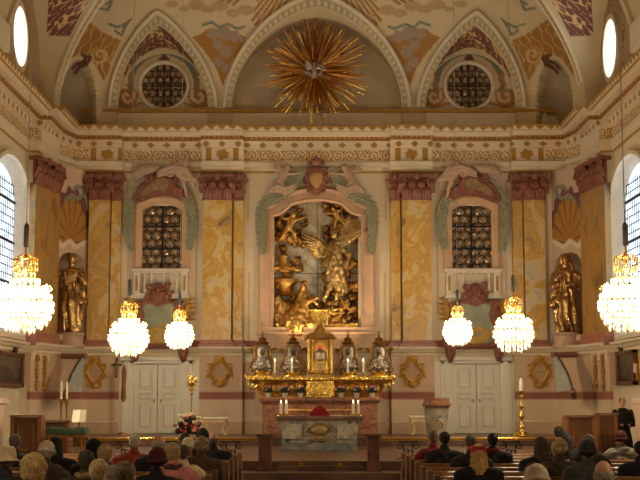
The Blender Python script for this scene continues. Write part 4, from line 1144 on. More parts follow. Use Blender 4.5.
# ================================================================ niche statues
def statue(s, label):
    px_c = 70.5 if s < 0 else 566.5
    b = P(px_c, 333, 41.15 if s < 0 else 41.15); top = Z(252, 41.1) if s < 0 else Z(253, 41.1); H = top - b.z
    t = thing('statue', label, 'statue', b)
    m = MB(); k = H/1.9
    def Q(x, y, z): return (b.x + x*k*(-s), b.y + y*k, b.z + z*k)
    m.cap(Q(-.02, 0, .28), Q(.02, 0, .95), .27*k, .22*k); m.cap(Q(.02, 0, .95), Q(-.02, 0, 1.36), .21*k, .20*k); m.cap(Q(-.18, 0, 1.42), Q(.16, 0, 1.42), .10*k, .10*k)
    m.cap(Q(-.02, 0, 1.45), Q(0, -.02, 1.62), .07*k, .07*k)
    m.cap(Q(-.25, 0, 1.38), Q(-.30, -.10, 1.08), .10*k, .08*k); m.cap(Q(-.30, -.10, 1.08), Q(-.05, -.26, 1.12), .08*k, .05*k)
    m.cap(Q(.22, 0, 1.38), Q(.32, -.10, 1.14), .10*k, .08*k); m.cap(Q(.32, -.10, 1.14), Q(.18, -.26, 1.34), .08*k, .05*k)
    m.cap(Q(-.12, -.1, .08), Q(-.05, -.08, .6), .16*k, .2*k); m.cap(Q(.14, -.16, .06), Q(.06, -.12, .7), .13*k, .18*k)
    m.cap(Q(.10, -.05, .1), Q(.2, 0, .9), .14*k, .16*k)
    m.cap(Q(-.28, -.05, 1.3), Q(.26, -.1, .7), .10*k, .14*k)       # mantle across
    def fo(co, n):
        z = (co.z - b.z)/k; a = math.atan2(co.y - b.y, co.x - b.x)
        return (.035*math.sin(a*9 + z*4 + 2.5*noise.noise(co*2.0)) + .02*noise.noise(co*6))*k*.8 if z < 1.42 else 0
    link('robed_body', fuse(m, .03, 1, fo), BRONZE, t)
    m = MB(); m.ell(Q(0, -.04, 1.74), (.095*k, .115*k, .135*k), 14, 10); m.ell(Q(0, -.16, 1.73), (.018*k, .03*k, .035*k), 6, 5); m.ell(Q(0, -.11, 1.655), (.05*k, .04*k, .05*k))
    for e in (-1, 1): m.ell(Q(e*.04, -.145, 1.76), (.014*k, .01*k, .008*k), 6, 4)
    link('head', fuse(m, .015, 1), BRONZE, t)
    m = MB()
    if s < 0:
        for j in range(14): a = j*.55; m.ell(Q(.09*math.cos(a), .03, 1.72 + .10*math.sin(a) + .02), (.05*k, .09*k, .05*k), 7, 5)
        link('curly_hair', fuse(m, .02, 1), BRONZE, t)
        m = MB()
        m.prism([(Q(-.1, 0, 0)[0], Q(0, 0, 1.12)[2]), (Q(.16, 0, 0)[0], Q(0, 0, 1.2)[2]), (Q(.18, 0, 0)[0], Q(0, 0, 1.36)[2]), (Q(-.08, 0, 0)[0], Q(0, 0, 1.3)[2])], lambda a, c_: (a, b.y-.34*k, c_), lambda a, c_: (a, b.y-.26*k, c_)); m.build('book', BRONZE, t)
    else:
        m.ell(Q(0, .03, 1.74), (.15*k, .10*k, .17*k)); m.cap(Q(-.13, .02, 1.7), Q(-.2, 0, 1.35), .05*k, .09*k); m.cap(Q(.13, .02, 1.7), Q(.2, 0, 1.35), .05*k, .09*k)
        link('veil', fuse(m, .025, 1, fo), BRONZE, t)
    for e in (-1, 1):
        m = MB(); w_ = Q(-.04, -.27, 1.12) if e < 0 else Q(.17, -.27, 1.35)
        m.ell(w_, (.045*k, .03*k, .05*k))
        for j in range(4): m.cap((w_[0] + (j-1.5)*.022*k, w_[1]-.02, w_[2]+.02*k), (w_[0] + (j-1.5)*.026*k, w_[1]-.05*k, w_[2]+.09*k - .01*abs(j-1.5)*k), .012*k, .009*k, 5)
        m.cap((w_[0]-.04*k, w_[1]-.01, w_[2]), (w_[0]-.07*k, w_[1]-.04*k, w_[2]+.05*k), .013*k, .01*k, 5)
        m.build('hand', BRONZE, t, True)
    m = MB(); m.lathe([(.46, b.z-.46), (.46, b.z-.38), (.40, b.z-.33), (.40, b.z-.10), (.45, b.z-.06), (.45, b.z)], (b.x, b.y), 20); 
    o = m.build('pedestal', mat('pale_rose_stone', rgb(196, 164, 136), .6, 0, .08), None, True); tag(o, 'round pale stone pedestal under the %s niche statue' % ('left' if s < 0 else 'right'), 'pedestal')
statue(-1, 'gilded bronze-toned statue with bare curly head and book in the left corner niche')
statue(1, 'gilded bronze-toned statue of a veiled woman in the right corner niche')

# ================================================================ high altar
AD = 39.6
acx = X(320, AD)
RM = marble('brown_red_marble', [rgb(84, 48, 32), rgb(130, 80, 52), rgb(168, 114, 80), rgb(120, 72, 50), rgb(150, 100, 70)], 3.4, .3, 1.6)
px_ = lambda p, D=AD, py=400: X(p, D, py)
t = thing('high_altar', 'brown-red marble high altar block with moulded slab behind the free-standing altar', 'altar', (acx, 40.2, .64))
m = MB(); m.box(px_(262.5), px_(377.5), AD, 40.9, .64, Z(401, AD)); m.build('body', RM, t, bevel=.02)
m = MB(); m.box(px_(258.5), px_(381.5), AD-.15, 40.95, Z(401, AD-.1), Z(397.6, AD-.1)).box(px_(260.5), px_(379.5), AD-.08, 40.9, Z(403, AD), Z(401, AD)); m.build('slab', RM, t, bevel=.015)
m = MB(); m.box(px_(264), px_(376), AD-.04, AD+.02, Z(433, AD), Z(429, AD)); m.build('plinth', RM, t)
for (a, b) in ((270, 296), (344, 370)):
    m = MB(); m.box(px_(a), px_(b), AD-.03, AD+.01, Z(428, AD), Z(406, AD)); m.build('front_panel', RM, t, bevel=.01)
m = MB(); m.box(px_(284), px_(356), AD-.05, AD+.01, Z(410, AD)-.02, Z(410, AD)+.02); m.build('gilt_strip', GOLDB, t)
zS = Z(397.4, AD-.1)
t = thing('gilded_predella', 'ornate gilded stepped shelf on top of the marble high altar', 'altar shelf', (acx, 40.3, zS))
zA, zB, zC = zS, Z(380, AD), Z(376.8, AD)
m = MB(); rings = []
for i in range(9):
    u = i/8; hw_ = (px_(379) - px_(261))/2 * (1 + .22*u**1.6 + .02*math.sin(u*PI*2)); z = zA + (zB - zA)*u; y = AD + .18 - .22*u**1.4
    rings.append([(acx-hw_, y, z), (acx+hw_, y, z), (acx+hw_, 40.9, z), (acx-hw_, 40.9, z)])
m.loft(rings, True); m.build('curved_front', mat('hammered_gilding', rgb(240, 200, 104), .24, 1.0, .22, 7, .9, 11), t)
m = MB(); hw_ = (px_(393) - px_(247))/2; m.box(acx-hw_, acx+hw_, AD-.14, 40.9, zB, zC); m.box(acx-hw_-.05, acx+hw_+.05, AD-.2, 40.9, zC-.045, zC); m.build('shelf', GOLDB, t, bevel=.01)
for sg in (-1, 1):
    m = MB()
    for k in range(2, 10): curl(m, (acx + sg*k*.19, (zA+zB)/2 + .03), .10, AD+.02 - (k > 8)*.05, .022, 1.3, sg, k)
    m.build('scrollwork', GOLDB, t, True)
m = MB()
for k in range(30): x = acx - hw_ + (k+.5)*2*hw_/30; m.ell((x, AD-.18, zC - .07), (.05, .03, .05), 6, 5)
m.build('bead_fringe', GOLDB, t, True)
for k in (-1, 1):
    m = MB(); curl(m, (acx + k*(hw_-.15), zB-.13), .16, AD+.05, .05, 1.2, k); curl(m, (acx + k*(hw_+.0), zB+.1), .1, AD-.05, .03, 1.2, -k); m.build('end_volute', GOLDB, t, True)
m = MB(); w2 = .42; m.box(acx-w2, acx+w2, AD-.06, AD+.4, zA, zB-.02); m.box(acx-w2+.08, acx+w2-.08, AD-.09, AD, zA+.07, zB-.1); m.build('central_panel', mat('hammered_gilding', (0, 0, 0)), t, bevel=.015)
# tabernacle
tz = zC; t = thing('tabernacle', 'gilded temple-shaped tabernacle with columns and pediment at the centre of the high altar', 'tabernacle', (acx, 40.2, tz))
def TX(p): return X(p, AD+.1, 350)
zr = Z(339, AD); zpk = Z(322, AD)
m = MB(); m.box(TX(307), TX(333), AD+.05, 40.8, tz, tz+.12).box(TX(309), TX(331), AD+.35, 40.8, tz+.12, zr); m.build('body', GOLD, t, bevel=.01)
for p in (308.5, 312.5, 327.5, 331.5):
    x = TX(p); m = MB(); m.lathe([(.06, tz+.12), (.06, tz+.18), (.042, tz+.22), (.038, zr-.14), (.06, zr-.08), (.07, zr)], (x, AD+.14 + (.1 if abs(p-320) < 9 else 0)), 10); m.build('column', GOLDB, t, True)
m = MB(); m.prism([(TX(304.5), zr), (TX(335.5), zr), (TX(333), zr+.1), (TX(327), zr+.18), (TX(323), zpk-.05), (TX(320), zpk+.08), (TX(317), zpk-.05), (TX(313), zr+.18), (TX(307), zr+.1)], lambda a, b: (a, AD+.0, b), lambda a, b: (a, 40.8, b)); m.build('pediment', GOLDD, t, bevel=.02)
m = MB(); m.tube([(TX(304), AD-.03, zr), (TX(308), AD-.03, zr+.12), (TX(314), AD-.03, zr+.2), (TX(320), AD-.03, zpk+.05), (TX(326), AD-.03, zr+.2), (TX(332), AD-.03, zr+.12), (TX(336), AD-.03, zr)], .045, 6); m.build('pediment_moulding', GOLDB, t, True)
m = MB()
for k in range(-3, 4): m.cap((acx+k*.035, AD+.2, zpk), (acx+k*.11, AD+.2, zpk+.42-.05*abs(k)), .018, .006, 5)
m.ell((acx, AD+.15, zpk+.1), .07); m.build('ray_finial', GOLDB, t, True)
m = MB(); m.prism([(acx-.20, tz+.14), (acx+.20, tz+.14), (acx+.20, zr-.25), (acx+.1, zr-.12), (acx, zr-.08), (acx-.1, zr-.12), (acx-.20, zr-.25)], lambda a, b: (a, AD+.31, b), lambda a, b: (a, AD+.36, b)); m.build('lit_niche', mat('lit_look_gilding', rgb(240, 204, 120), .4, .8, .08), t)  # paler gilding paints the lit look of the interior, no lamp inside
m = MB()
for k in range(8): m.ell((acx+(k-3.5)*.1, AD+.05, tz+.14), (.05, .05, .07), 6, 5)
m.build('foot_ornament', GOLDB, t, True)
# monstrance inside and red sanctuary lamp
m = MB(); x, y, z = acx+.0, AD+.16, tz+.12
m.lathe([(.13, z), (.12, z+.03), (.03, z+.07), (.025, z+.2), (.05, z+.24), (.02, z+.3), (.03, z+.36), (.16, z+.40), (.19, z+.52), (.15, z+.64), (.05, z+.70), (.02, z+.74)], (x, y), 14, 1, .6)
tag(m.build('silver_urn', SILVER, None, True), 'small silver covered urn standing in the niche of the tabernacle', 'urn')
m = MB(); m.box(acx-.055, acx+.055, AD+.26, AD+.31, zr-.42, zr-.2); o = m.build('red_lamp', mat('ruby_glass', rgb(190, 16, 14), .25, 0, 0, emis=(1, .05, .03), es=.5), None, bevel=.01); tag(o, 'small glowing red lamp above the urn in the tabernacle', 'lamp')
# reliquary busts
def reliquary():
    t = thing('reliquary_bust', 'x', 'reliquary', (0, 0, 0), 'silver and gold reliquary busts on the high altar')
    m = MB(); m.lathe([(.34, 0), (.34, .05), (.28, .09), (.22, .14), (.26, .18), (.3, .2)], (0, 0), 18, 1, .6); m.build('base', GOLDB, t, True)
    out = [(-.10, .17), (-.26, .20), (-.34, .34), (-.33, .50), (-.27, .68), (-.22, .84), (-.24, 1.0), (-.2, 1.12), (-.1, 1.2), (0, 1.23)]
    pts = out + [(-a, b) for a, b in reversed(out[:-1])]
    m = MB(); m.tube([(a, -.04, b) for a, b in pts], .035, 8); m.tube([(a*1.05, .04, b) for a, b in pts], .03, 8)
    for k in (-1, 1):
        curl(m, (k*.36, 1.0), .09, -.03, .026, 1.3, k, 0); m.tube([(k*.24, -.02, .95), (k*.33, -.03, 1.04), (k*.42, -.03, 1.03)], [.04, .03, .015], 6)
        curl(m, (k*.34, .28), .1, -.05, .03, 1.2, -k, 1)
    m.build('scroll_frame', GOLDD, t, True)
    m = MB(); m.ell((0, .03, .46), (.31, .05, .34), 16, 10); m.ell((0, .03, .88), (.22, .05, .3), 14, 8); m.build('back_plate', SILVER, t, True)
    m = MB(); m.ell((0, -.06, .42), (.25, .13, .23)); m.cap((-.15, -.05, .60), (.15, -.05, .60), .09, .09); m.cap((0, -.06, .6), (0, -.06, .82), .06, .055); m.ell((0, -.09, .93), (.085, .09, .115)); m.ell((0, -.18, .92), (.02, .03, .03))
    for j in range(8): m.ell((.26*math.cos(j*.8), -.04, .34 + .16*math.sin(j*.8)), .075)
    me = fuse(m, .02, 1, lambda co, n: .018*(math.sin(co.x*40 + 6*noise.noise(co*5)) + noise.noise(co*14)) if co.z < .78 else .004*noise.noise(co*20)); link('bust', me, SILVER, t)
    m = MB(); m.lathe([(.14, 1.2), (.2, 1.24), (.21, 1.27), (.12, 1.32), (.10, 1.38), (.14, 1.41), (.06, 1.46), (.03, 1.5), (.045, 1.55), (.02, 1.58)], (0, 0), 14, 1, .7); m.build('canopy', GOLDD, t, True)
    m = MB(); m.box(-.015, .015, -.015, .015, 1.56, 1.70).box(-.05, .05, -.012, .012, 1.63, 1.66); m.build('finial_cross', GOLDD, t)
    return t
rq = reliquary(); k0 = (Z(331, 40.2) - zC)/1.70
labs = ['outermost reliquary bust at the left end of the altar shelf', 'reliquary bust just left of the tabernacle', 'reliquary bust just right of the tabernacle', 'outermost reliquary bust at the right end of the altar shelf']
for i, p in enumerate((262.5, 293, 348, 379)):
    x = X(p, 40.2, 360); lb = 'silver and gold ' + labs[i]
    if i == 0: rq.location = (x, 40.2, zC); rq.scale = (k0*1.22, k0*1.1, k0); rq['label'] = lb; 
    else: dup(rq, (x, 40.2, zC), 0, (k0*1.22, k0*1.1, k0), lb)
# candles
def candlestick(h_stick, h_candle, r, label, group, material=GOLDB, lit=True, cat='candle'):
    t = thing('altar_candle', label, cat, (0, 0, 0), group)
    m = MB(); m.lathe([(r*2.6, 0), (r*2.4, .02), (r*.8, .05), (r*.7, h_stick*.5), (r*1.2, h_stick*.55), (r*.7, h_stick*.6), (r*.8, h_stick*.85), (r*2.0, h_stick*.95), (r*1.9, h_stick)], (0, 0), 12); m.build('holder', material, t, True)
    m = MB(); m.lathe([(r, h_stick), (r, h_stick+h_candle), (r*.5, h_stick+h_candle+.01)], (0, 0), 12); m.build('candle', WAX, t, True)
    if lit:
        m = MB(); m.lathe([(.004, 0), (.014, .02), (.012, .04), (.001, .08)], (0, 0), 8); m.v = [(a, b, c_ + h_stick+h_candle+.012) for a, b, c_ in m.v]; m.build('flame', FLAME, t, True)
    return t
ca = candlestick(.12, .34, .035, 'x', 'candles on the altar shelf')
spec = [(274.8, 'lit candle at the left end of the altar shelf beside the outer bust', 366), (291.8, 'lit candle on the altar shelf in front of the bust left of the tabernacle', 367), (347.8, 'lit candle on the altar shelf in front of the bust right of the tabernacle', 367), (363.3, 'lit candle on the altar shelf between the two right-hand busts', 365)]
for i, (p, lb, py) in enumerate(spec):
    loc = (X(p, AD-.02, 376), AD-.02, zC)
    if i == 0: ca.location = loc; ca['label'] = lb
    else: dup(ca, loc, 0, 1, lb)
# flower pots on the marble slab
def flowerpot():
    t = thing('flower_pot', 'x', 'flowers', (0, 0, 0), 'potted flowers on the high altar')
    m = MB(); m.lathe([(.055, 0), (.075, .1), (.085, .12), (.07, .115)], (0, 0), 12); m.build('pot', mat('pale_pot', rgb(196, 180, 160), .6), t, True)
    m = MB(); rr2 = random.Random(5)
    for k in range(26):
        a = rr2.uniform(0, 2*PI); e = rr2.uniform(.1, 1.3); d = Vector((math.cos(a)*math.cos(e), math.sin(a)*math.cos(e), math.sin(e)))
        b0 = Vector((0, 0, .13)); b1 = b0 + d*.16; m.tube([b0, b0.lerp(b1, .5), b1], [.008, .035, .005], 5)
    m.build('leaves', mat('dark_leaves', rgb(44, 62, 36), .6, 0, .3), t, True)
    m = MB()
    for k in range(16):
        a = rr2.uniform(0, 2*PI); e = rr2.uniform(.3, 1.5); m.ell((.14*math.cos(a)*math.cos(e), .14*math.sin(a)*math.cos(e), .16 + .13*math.sin(e)), .028, 6, 5)
    m.build('blossoms', mat('pink_blossoms', rgb(196, 128, 132), .7, 0, .2), t, True)
    return t
fp = flowerpot()
wh = ['leftmost, under the outer left bust', 'middle of the left three pots', 'left of the central gilded panel', 'right of the central gilded panel', 'middle of the right three pots', 'rightmost, under the outer right bust']
for i, p in enumerate((268, 285, 300.5, 341, 356.5, 372)):
    loc = (X(p, AD-.02, 392), AD-.02, zS); lb = 'pot of pink flowers on the high altar slab, ' + wh[i]
    if i == 0: fp.location = loc; fp['label'] = lb; fp.scale = (1.15,)*3
    else: dup(fp, loc, i*1.1, 1.15, lb)

# ================================================================ free-standing altar (mensa)
MD = 34.6
t = thing('stone_altar', 'free-standing altar of grey-green veined marble with curved sides and gilt mask', 'altar', (X(320, MD), 35.0, .4))
GM = marble('grey_veined_marble', [rgb(92, 90, 84), rgb(136, 132, 120), rgb(168, 162, 146), rgb(190, 182, 162), rgb(120, 114, 102)], 1.6, .2, 2.4)
GM2 = marble('blue_grey_marble', [rgb(92, 96, 96), rgb(126, 128, 122), rgb(156, 152, 138)], 2.0, .3, 1.5)
mc = X(319.5, MD, 430); mz = lambda py: Z(py, MD)
m = MB(); hw_ = (X(363.5, MD, 417) - X(275.5, MD, 417))/2; m.box(mc-hw_, mc+hw_, MD-.05, 35.75, mz(419), mz(416)).box(mc-hw_+.03, mc+hw_-.03, MD-.02, 35.7, mz(421), mz(419)); m.build('table_slab', marble('dark_edge_marble', [rgb(110, 80, 66), rgb(140, 106, 88)], 3), t, bevel=.01)
m = MB(); rings = []
for i in range(11):
    u = i/10; w_ = hw_*(.86 + .11*u**1.8 - .02*math.sin(u*PI)); z = mz(443.5) + (mz(421) - mz(443.5))*u; ins_ = .12*(1-u**1.6)
    rings.append([(mc-w_, MD+.04+ins_, z), (mc-w_*.32, MD+.0+ins_, z), (mc+w_*.32, MD+.0+ins_, z), (mc+w_, MD+.04+ins_, z), (mc+w_, 35.6, z), (mc-w_, 35.6, z)])
m.loft(rings, True); m.build('body', GM, t, bevel=.01)
for k in (-1, 1):
    m = MB(); pl = [(mc+k*hw_*.40, mz(439)), (mc+k*hw_*.80, mz(439)), (mc+k*hw_*.90, mz(424)), (mc+k*hw_*.40, mz(424))]
    m.prism(pl, lambda a, b: (a, MD-.015+.06*(1-(b-mz(443))/(mz(421)-mz(443))), b), lambda a, b: (a, MD+.2, b)); m.build('side_panel', marble('white_veined_marble', [rgb(128, 124, 112), rgb(176, 170, 152), rgb(206, 200, 182), rgb(150, 144, 128)], 2.6, .2, 2.6), t, bevel=.01)
m = MB()
pts = [(mc + .36*math.cos(a)*(1+.08*math.cos(4*a)), MD - .0, (mz(432)) + .21*math.sin(a)*(1+.1*math.cos(4*a))) for a in [2*PI*i/32 for i in range(33)]]
m.tube(pts, .022, 6); curl(m, (mc-.2, mz(438)), .09, MD-.0, .02); curl(m, (mc+.2, mz(438)), .09, MD-.0, .02, 1.5, -1)
m.ell((mc, MD+.0, mz(438)), (.12, .06, .06)); m.ell((mc, MD+.02, mz(430)), (.22, .05, .14)); m.ell((mc-.07, MD-.03, mz(430.5)), (.03, .02, .02)); m.ell((mc+.07, MD-.03, mz(430.5)), (.03, .02, .02)); m.build('gilt_relief', mat('faded_gilding', rgb(170, 146, 96), .45, .5, .2), t, True)
m = MB(); m.box(mc-hw_*.86, mc+hw_*.86, MD-.1, 35.9, .4, mz(446.5)); m.box(mc-hw_*.83, mc+hw_*.83, MD-.02, 35.8, mz(446.5), mz(443.5)); m.build('plinth', GM2, t, bevel=.01)
zt_ = mz(416)
m = MB()
rings = []
for u, w_, d_ in ((0, .27, .16), (.3, .25, .15), (.7, .15, .1), (1, .05, .04)): rings.append([(mc-w_, 35.0-d_, zt_+u*.28), (mc+w_, 35.0-d_, zt_+u*.28), (mc+w_, 35.0+d_+.1, zt_+u*.28), (mc-w_, 35.0+d_+.1, zt_+u*.28)])
m.loft(rings, True); o = m.build('draped_book_stand', mat('crimson_velvet', rgb(136, 20, 26), .85, 0, .15), None, bevel=.02); tag(o, 'book stand draped in crimson cloth at the centre of the stone altar', 'book stand')
m = MB(); m.box(mc+.3, mc+.62, 34.8, 35.1, zt_, zt_+.015); tag(m.build('open_book', WAX, None), 'white open booklet lying on the stone altar beside the crimson stand', 'book')
cb = candlestick(.05, .28, .042, 'x', 'thick candles on the stone altar')
for i, (p, lb) in enumerate(((281, 'leftmost thick white lit candle on the stone altar'), (286.3, 'second thick white candle from the left on the stone altar'), (353.3, 'inner one of the two thick candles at the right of the stone altar'), (358.3, 'rightmost thick white lit candle on the stone altar'))):
    loc = (X(p, 34.9, 415), 34.9, zt_)
    if i == 0: cb.location = loc; cb['label'] = lb
    else: dup(cb, loc, 0, 1, lb)
for (p, w_) in ((304, .06), (337, .08)):
    pass
# small lamps on the altar that light the relief
for k in (-1, 1):
    m = MB(); q = (acx + k*.75, 40.75, zC); m.cap((q[0], q[1], q[2]+.03), (q[0], q[1]+.05, q[2]+.12), .04, .05, 8); o = m.build('spot_lamp', IRON, None, True)
    tag(o, 'small dark spot lamp behind the altar shelf, %s of the tabernacle' % ('left' if k < 0 else 'right'), 'lamp')
    lamp('altar_spot', 'SPOT', (q[0], q[1], q[2]+.2), 200, (1, .80, .52), .08, (math.radians(168), 0, 0), spot_size=1.5, spot_blend=.8)
# ================================================================ chandeliers
CRY = bpy.data.materials.new('lit_crystal'); CRY.use_nodes = True
nt = CRY.node_tree; nt.nodes.clear()
o_ = nt.nodes.new('ShaderNodeOutputMaterial'); tr = nt.nodes.new('ShaderNodeBsdfTransparent'); df = nt.nodes.new('ShaderNodeBsdfTranslucent'); d2 = nt.nodes.new('ShaderNodeBsdfGlossy')
df.inputs['Color'].default_value = (.95, .9, .8, 1); d2.inputs['Color'].default_value = (.9, .8, .6, 1); d2.inputs['Roughness'].default_value = .25
m1 = nt.nodes.new('ShaderNodeMixShader'); m1.inputs[0].default_value = .3; m2 = nt.nodes.new('ShaderNodeMixShader'); m2.inputs[0].default_value = .62
nt.links.new(df.outputs[0], m1.inputs[1]); nt.links.new(d2.outputs[0], m1.inputs[2]); nt.links.new(tr.outputs[0], m2.inputs[1]); nt.links.new(m1.outputs[0], m2.inputs[2]); nt.links.new(m2.outputs[0], o_.inputs['Surface'])
BULB = mat('lit_bulb', (1, .9, .7), .4, 0, 0, emis=(1, .86, .6), es=60)
STEEL = mat('grey_steel', rgb(110, 108, 104), .4, .8, .1)
CRYG = mat('gold_tinted_crystal', rgb(240, 208, 130), .2, .5, .15, 20, trans=.0)
def chandelier():
    """height about 1.32, radius .42 at the widest, origin at the lowest tip"""
    t = thing('chandelier', 'x', 'chandelier', (0, 0, 0), 'crystal chandeliers hanging in two rows along the nave')
    rr = random.Random(11)
    tiers = [(.16, .07, 10), (.27, .11, 18), (.34, .19, 24), (.39, .28, 30), (.43, .38, 32), (.40, .49, 28), (.31, .60, 22), (.22, .72, 16), (.15, .85, 11), (.18, 1.02, 12)]
    for i, (r, z, n) in enumerate(tiers):
        m = MB(); m.tube([(r*math.cos(2*PI*k/28), r*math.sin(2*PI*k/28), z+.10) for k in range(29)], .009, 5, False)
        m.build('gilt_ring', GOLDB, t, True)
        m = MB()
        for k in range(n):
            a = 2*PI*(k + .5*(i % 2))/n; x, y = r*math.cos(a), r*math.sin(a); h = .10 + .035*rr.random(); w_ = .021
            for (dz, s_) in ((0, 1.0), (-h*.75, 1.1)):
                zt = z + .10 + dz; m.add([(x, y, zt), (x+w_*s_, y, zt-h*.3), (x, y+w_*s_, zt-h*.3), (x-w_*s_, y, zt-h*.3), (x, y-w_*s_, zt-h*.3), (x, y, zt-h*.8)],
                      [(0,1,2),(0,2,3),(0,3,4),(0,4,1),(5,2,1),(5,3,2),(5,4,3),(5,1,4)])
        o = m.build('crystal_fringe', CRY if i < 8 else CRYG, t); o['kind'] = 'stuff'
    m = MB()
    m.lathe([(.02, .0), (.03, .03), (.015, .06), (.015, .9), (.05, .95), (.02, 1.0), (.02, 1.1), (.06, 1.14), (.02, 1.2), (.015, 1.3)], (0, 0), 10); m.build('stem', GOLDB, t, True)
    for k in range(8):
        a = 2*PI*k/8; c_, s_ = math.cos(a), math.sin(a)
        m = MB(); m.tube([(.02*c_, .02*s_, .45), (.16*c_, .16*s_, .38), (.30*c_, .30*s_, .45), (.36*c_, .36*s_, .60)], .012, 6); m.tube([(.36*c_, .36*s_, .60), (.42*c_, .42*s_, .66), (.38*c_, .38*s_, .72)], [.016, .014, .006], 5); m.build('arm', GOLDB, t, True)
        m = MB(); m.lathe([(.01, .56), (.034, .60), (.038, .65), (.02, .70), (.002, .74)], (.33*c_, .33*s_), 8); m.build('bulb', BULB, t, True)
    for k in range(6):
        a = 2*PI*k/6; c_, s_ = math.cos(a), math.sin(a)
        m = MB(); m.lathe([(.01, .30), (.04, .36), (.04, .42), (.004, .48)], (.22*c_, .22*s_), 8); m.build('bulb', BULB, t, True)
        m = MB(); m.tube([(.10*c_, .10*s_, .92), (.2*c_, .2*s_, 1.02), (.17*c_, .17*s_, 1.14), (.05*c_, .05*s_, 1.2)], .009, 5); m.build('crown_arm', GOLDB, t, True)
    m = MB(); m.lathe([(.006, 1.3), (.035, 1.31), (.04, 1.34), (.04, 1.62), (.03, 1.66), (.006, 1.68)], (0, 0), 10); m.build('hook_cover', STEEL, t, True)
    return t
ch = chandelier()
LS = [('largest near chandelier at the left edge, beside the left daylight window', 24, 19.3, 333, .98), ('largest near chandelier at the right edge, beside the right daylight window', 627.5, 19.3, 332, .98),
      ('middle-sized chandelier on the left, over the outer part of the left door', 129, 29.5, 356.5, 1.05), ('middle-sized chandelier on the right, nearer the right corner statue', 513.5, 29.5, 352.5, 1.05),
      ('smallest far chandelier on the left, nearer the altar', 179.5, 37.0, 349.5, .96), ('smallest far chandelier on the right, nearer the altar', 457.5, 37.0, 346, .96),
      ('chandelier over the pews outside the left of the view', None, 9.5, None, 1.07), ('chandelier over the pews outside the right of the view', None, 9.5, None, 1.07)]  # last pair hangs unseen, added to continue the rows as ambient fill
for i, (lb, px, D, py, sc) in enumerate(LS):
    pw_ = CHAND_W*(.4 if px is None else 1)
    if px is None: loc = Vector((-4.4 if i % 2 == 0 else 4.4, D, 2.9))
    else: p = P(px, py, D); loc = Vector((X(px, D, 320), D, p.z))
    if i == 0: c_ = ch; c_.location = loc; c_.scale = (sc,)*3; c_['label'] = lb
    else: c_ = dup(ch, loc, i*.3, sc, lb)
    # cable up to the vault
    s_ = min(.999, abs(loc.x)/AV); v_ = max(0, (D-33.9)/AV); zc_ = ZS + BV*math.sqrt(max(.02, 1 - (s_**PW + v_**PW)**(2/PW)))
    m = MB(); m.tube([(0, 0, 1.66), (0, 0, (zc_ - loc.z)/sc + .05)], .008, 6); cb_ = m.build('cable', mat('pale_cable', rgb(190, 180, 160), .5, 0, 0), None); cb_.parent = c_; cb_.matrix_parent_inverse = Matrix()
    lamp('chandelier_light', 'POINT', loc + Vector((0, 0, .5*sc)), pw_, WARM, .22)

# ================================================================ communion rail, piers, steps
RD = 29.5
def prx(p, D=RD, py=440): return X(p, D, py)
zr_ = Z(438.5, RD)
for s, (xa, xb), sup in ((-1, (88, 257), (126, 166, 231)), (1, (381, 560), (408, 511))):
    sd = 'left' if s < 0 else 'right'
    t = thing('communion_rail', 'low communion rail with brass handrail and black scrolled iron supports, %s of the altar steps' % sd, 'rail', (prx(sum(sup)/len(sup)), RD, .4))
    m = MB(); m.tube([(prx(xa), RD, zr_), (prx(xb), RD, zr_)], .024, 10); m.box(prx(xa), prx(xb), RD-.015, RD+.015, zr_-.05, zr_-.02); m.build('brass_handrail', mat('polished_brass', rgb(216, 170, 80), .22, 1, .05), t, True)
    for p in sup:
        x = prx(p); m = MB()
        for k in (-1, 1):
            m.tube([(x+k*.10, RD, .4), (x+k*.10, RD, zr_-.05)], .012, 5); curl(m, (x+k*.19, zr_-.17), .08, RD, .012, 1.4, k, PI/2); curl(m, (x+k*.05, .58), .07, RD, .012, 1.4, -k, 0); m.tube([(x+k*.1, RD, .5), (x+k*.24, RD, .4)], .012, 5)
        m.tube([(x-.22, RD, zr_-.07), (x+.22, RD, zr_-.07)], .014, 5); m.build('iron_support', IRON, t, True)
    if s < 0:
        pass
for s, (xa, xb) in ((-1, (257.5, 272.5)), (1, (366.5, 380.5))):
    D = 28.6; PM = marble('dark_brown_marble', [rgb(62, 38, 26), rgb(100, 64, 44), rgb(128, 86, 60)], 3.4, .3, 1.4); t = thing('stone_pier', 'square brown marble pier at the %s of the altar steps' % ('left' if s < 0 else 'right'), 'pier', ((X(xa, D, 450)+X(xb, D, 450))/2, D, .2))
    a, b = X(xa, D, 450), X(xb, D, 450); m = MB(); m.box(a+.02, b-.02, D, D+.35, .24, Z(437, D)); m.build('shaft', PM, t, bevel=.01)
    m = MB(); m.box(a-.02, b+.02, D-.04, D+.39, Z(437, D), Z(434, D)); m.build('cap', PM, t, bevel=.01)
    m = MB(); m.box(a-.02, b+.02, D-.04, D+.39, .2, .26); m.build('base', PM, t, bevel=.01)
# wooden kneeling bench / dark step between the piers
m = MB(); a, b = X(273, 28.7, 455), X(366, 28.7, 455); m.box(a+.03, b-.03, 28.7, 29.0, .2, .3); tag(m.build('altar_step', STEPM, None), 'low brown stone step between the two piers before the altar', 'step')
for k, p in enumerate((301, 340)):
    m = MB(); x = X(p, 28.85, 459); m.box(x-.07, x+.07, 28.79, 28.87, .3, .33); m.cap((x-.03, 28.83, .35), (x+.03, 28.83, .35), .02, .02, 6); tag(m.build('candle_glint', _m['polished_brass'], None), 'small brass shape added as a candle reflection on the step, %s of centre between the piers' % ('left' if k == 0 else 'right'), 'reflection')  # solid brass shapes stand in for candle reflections on the step

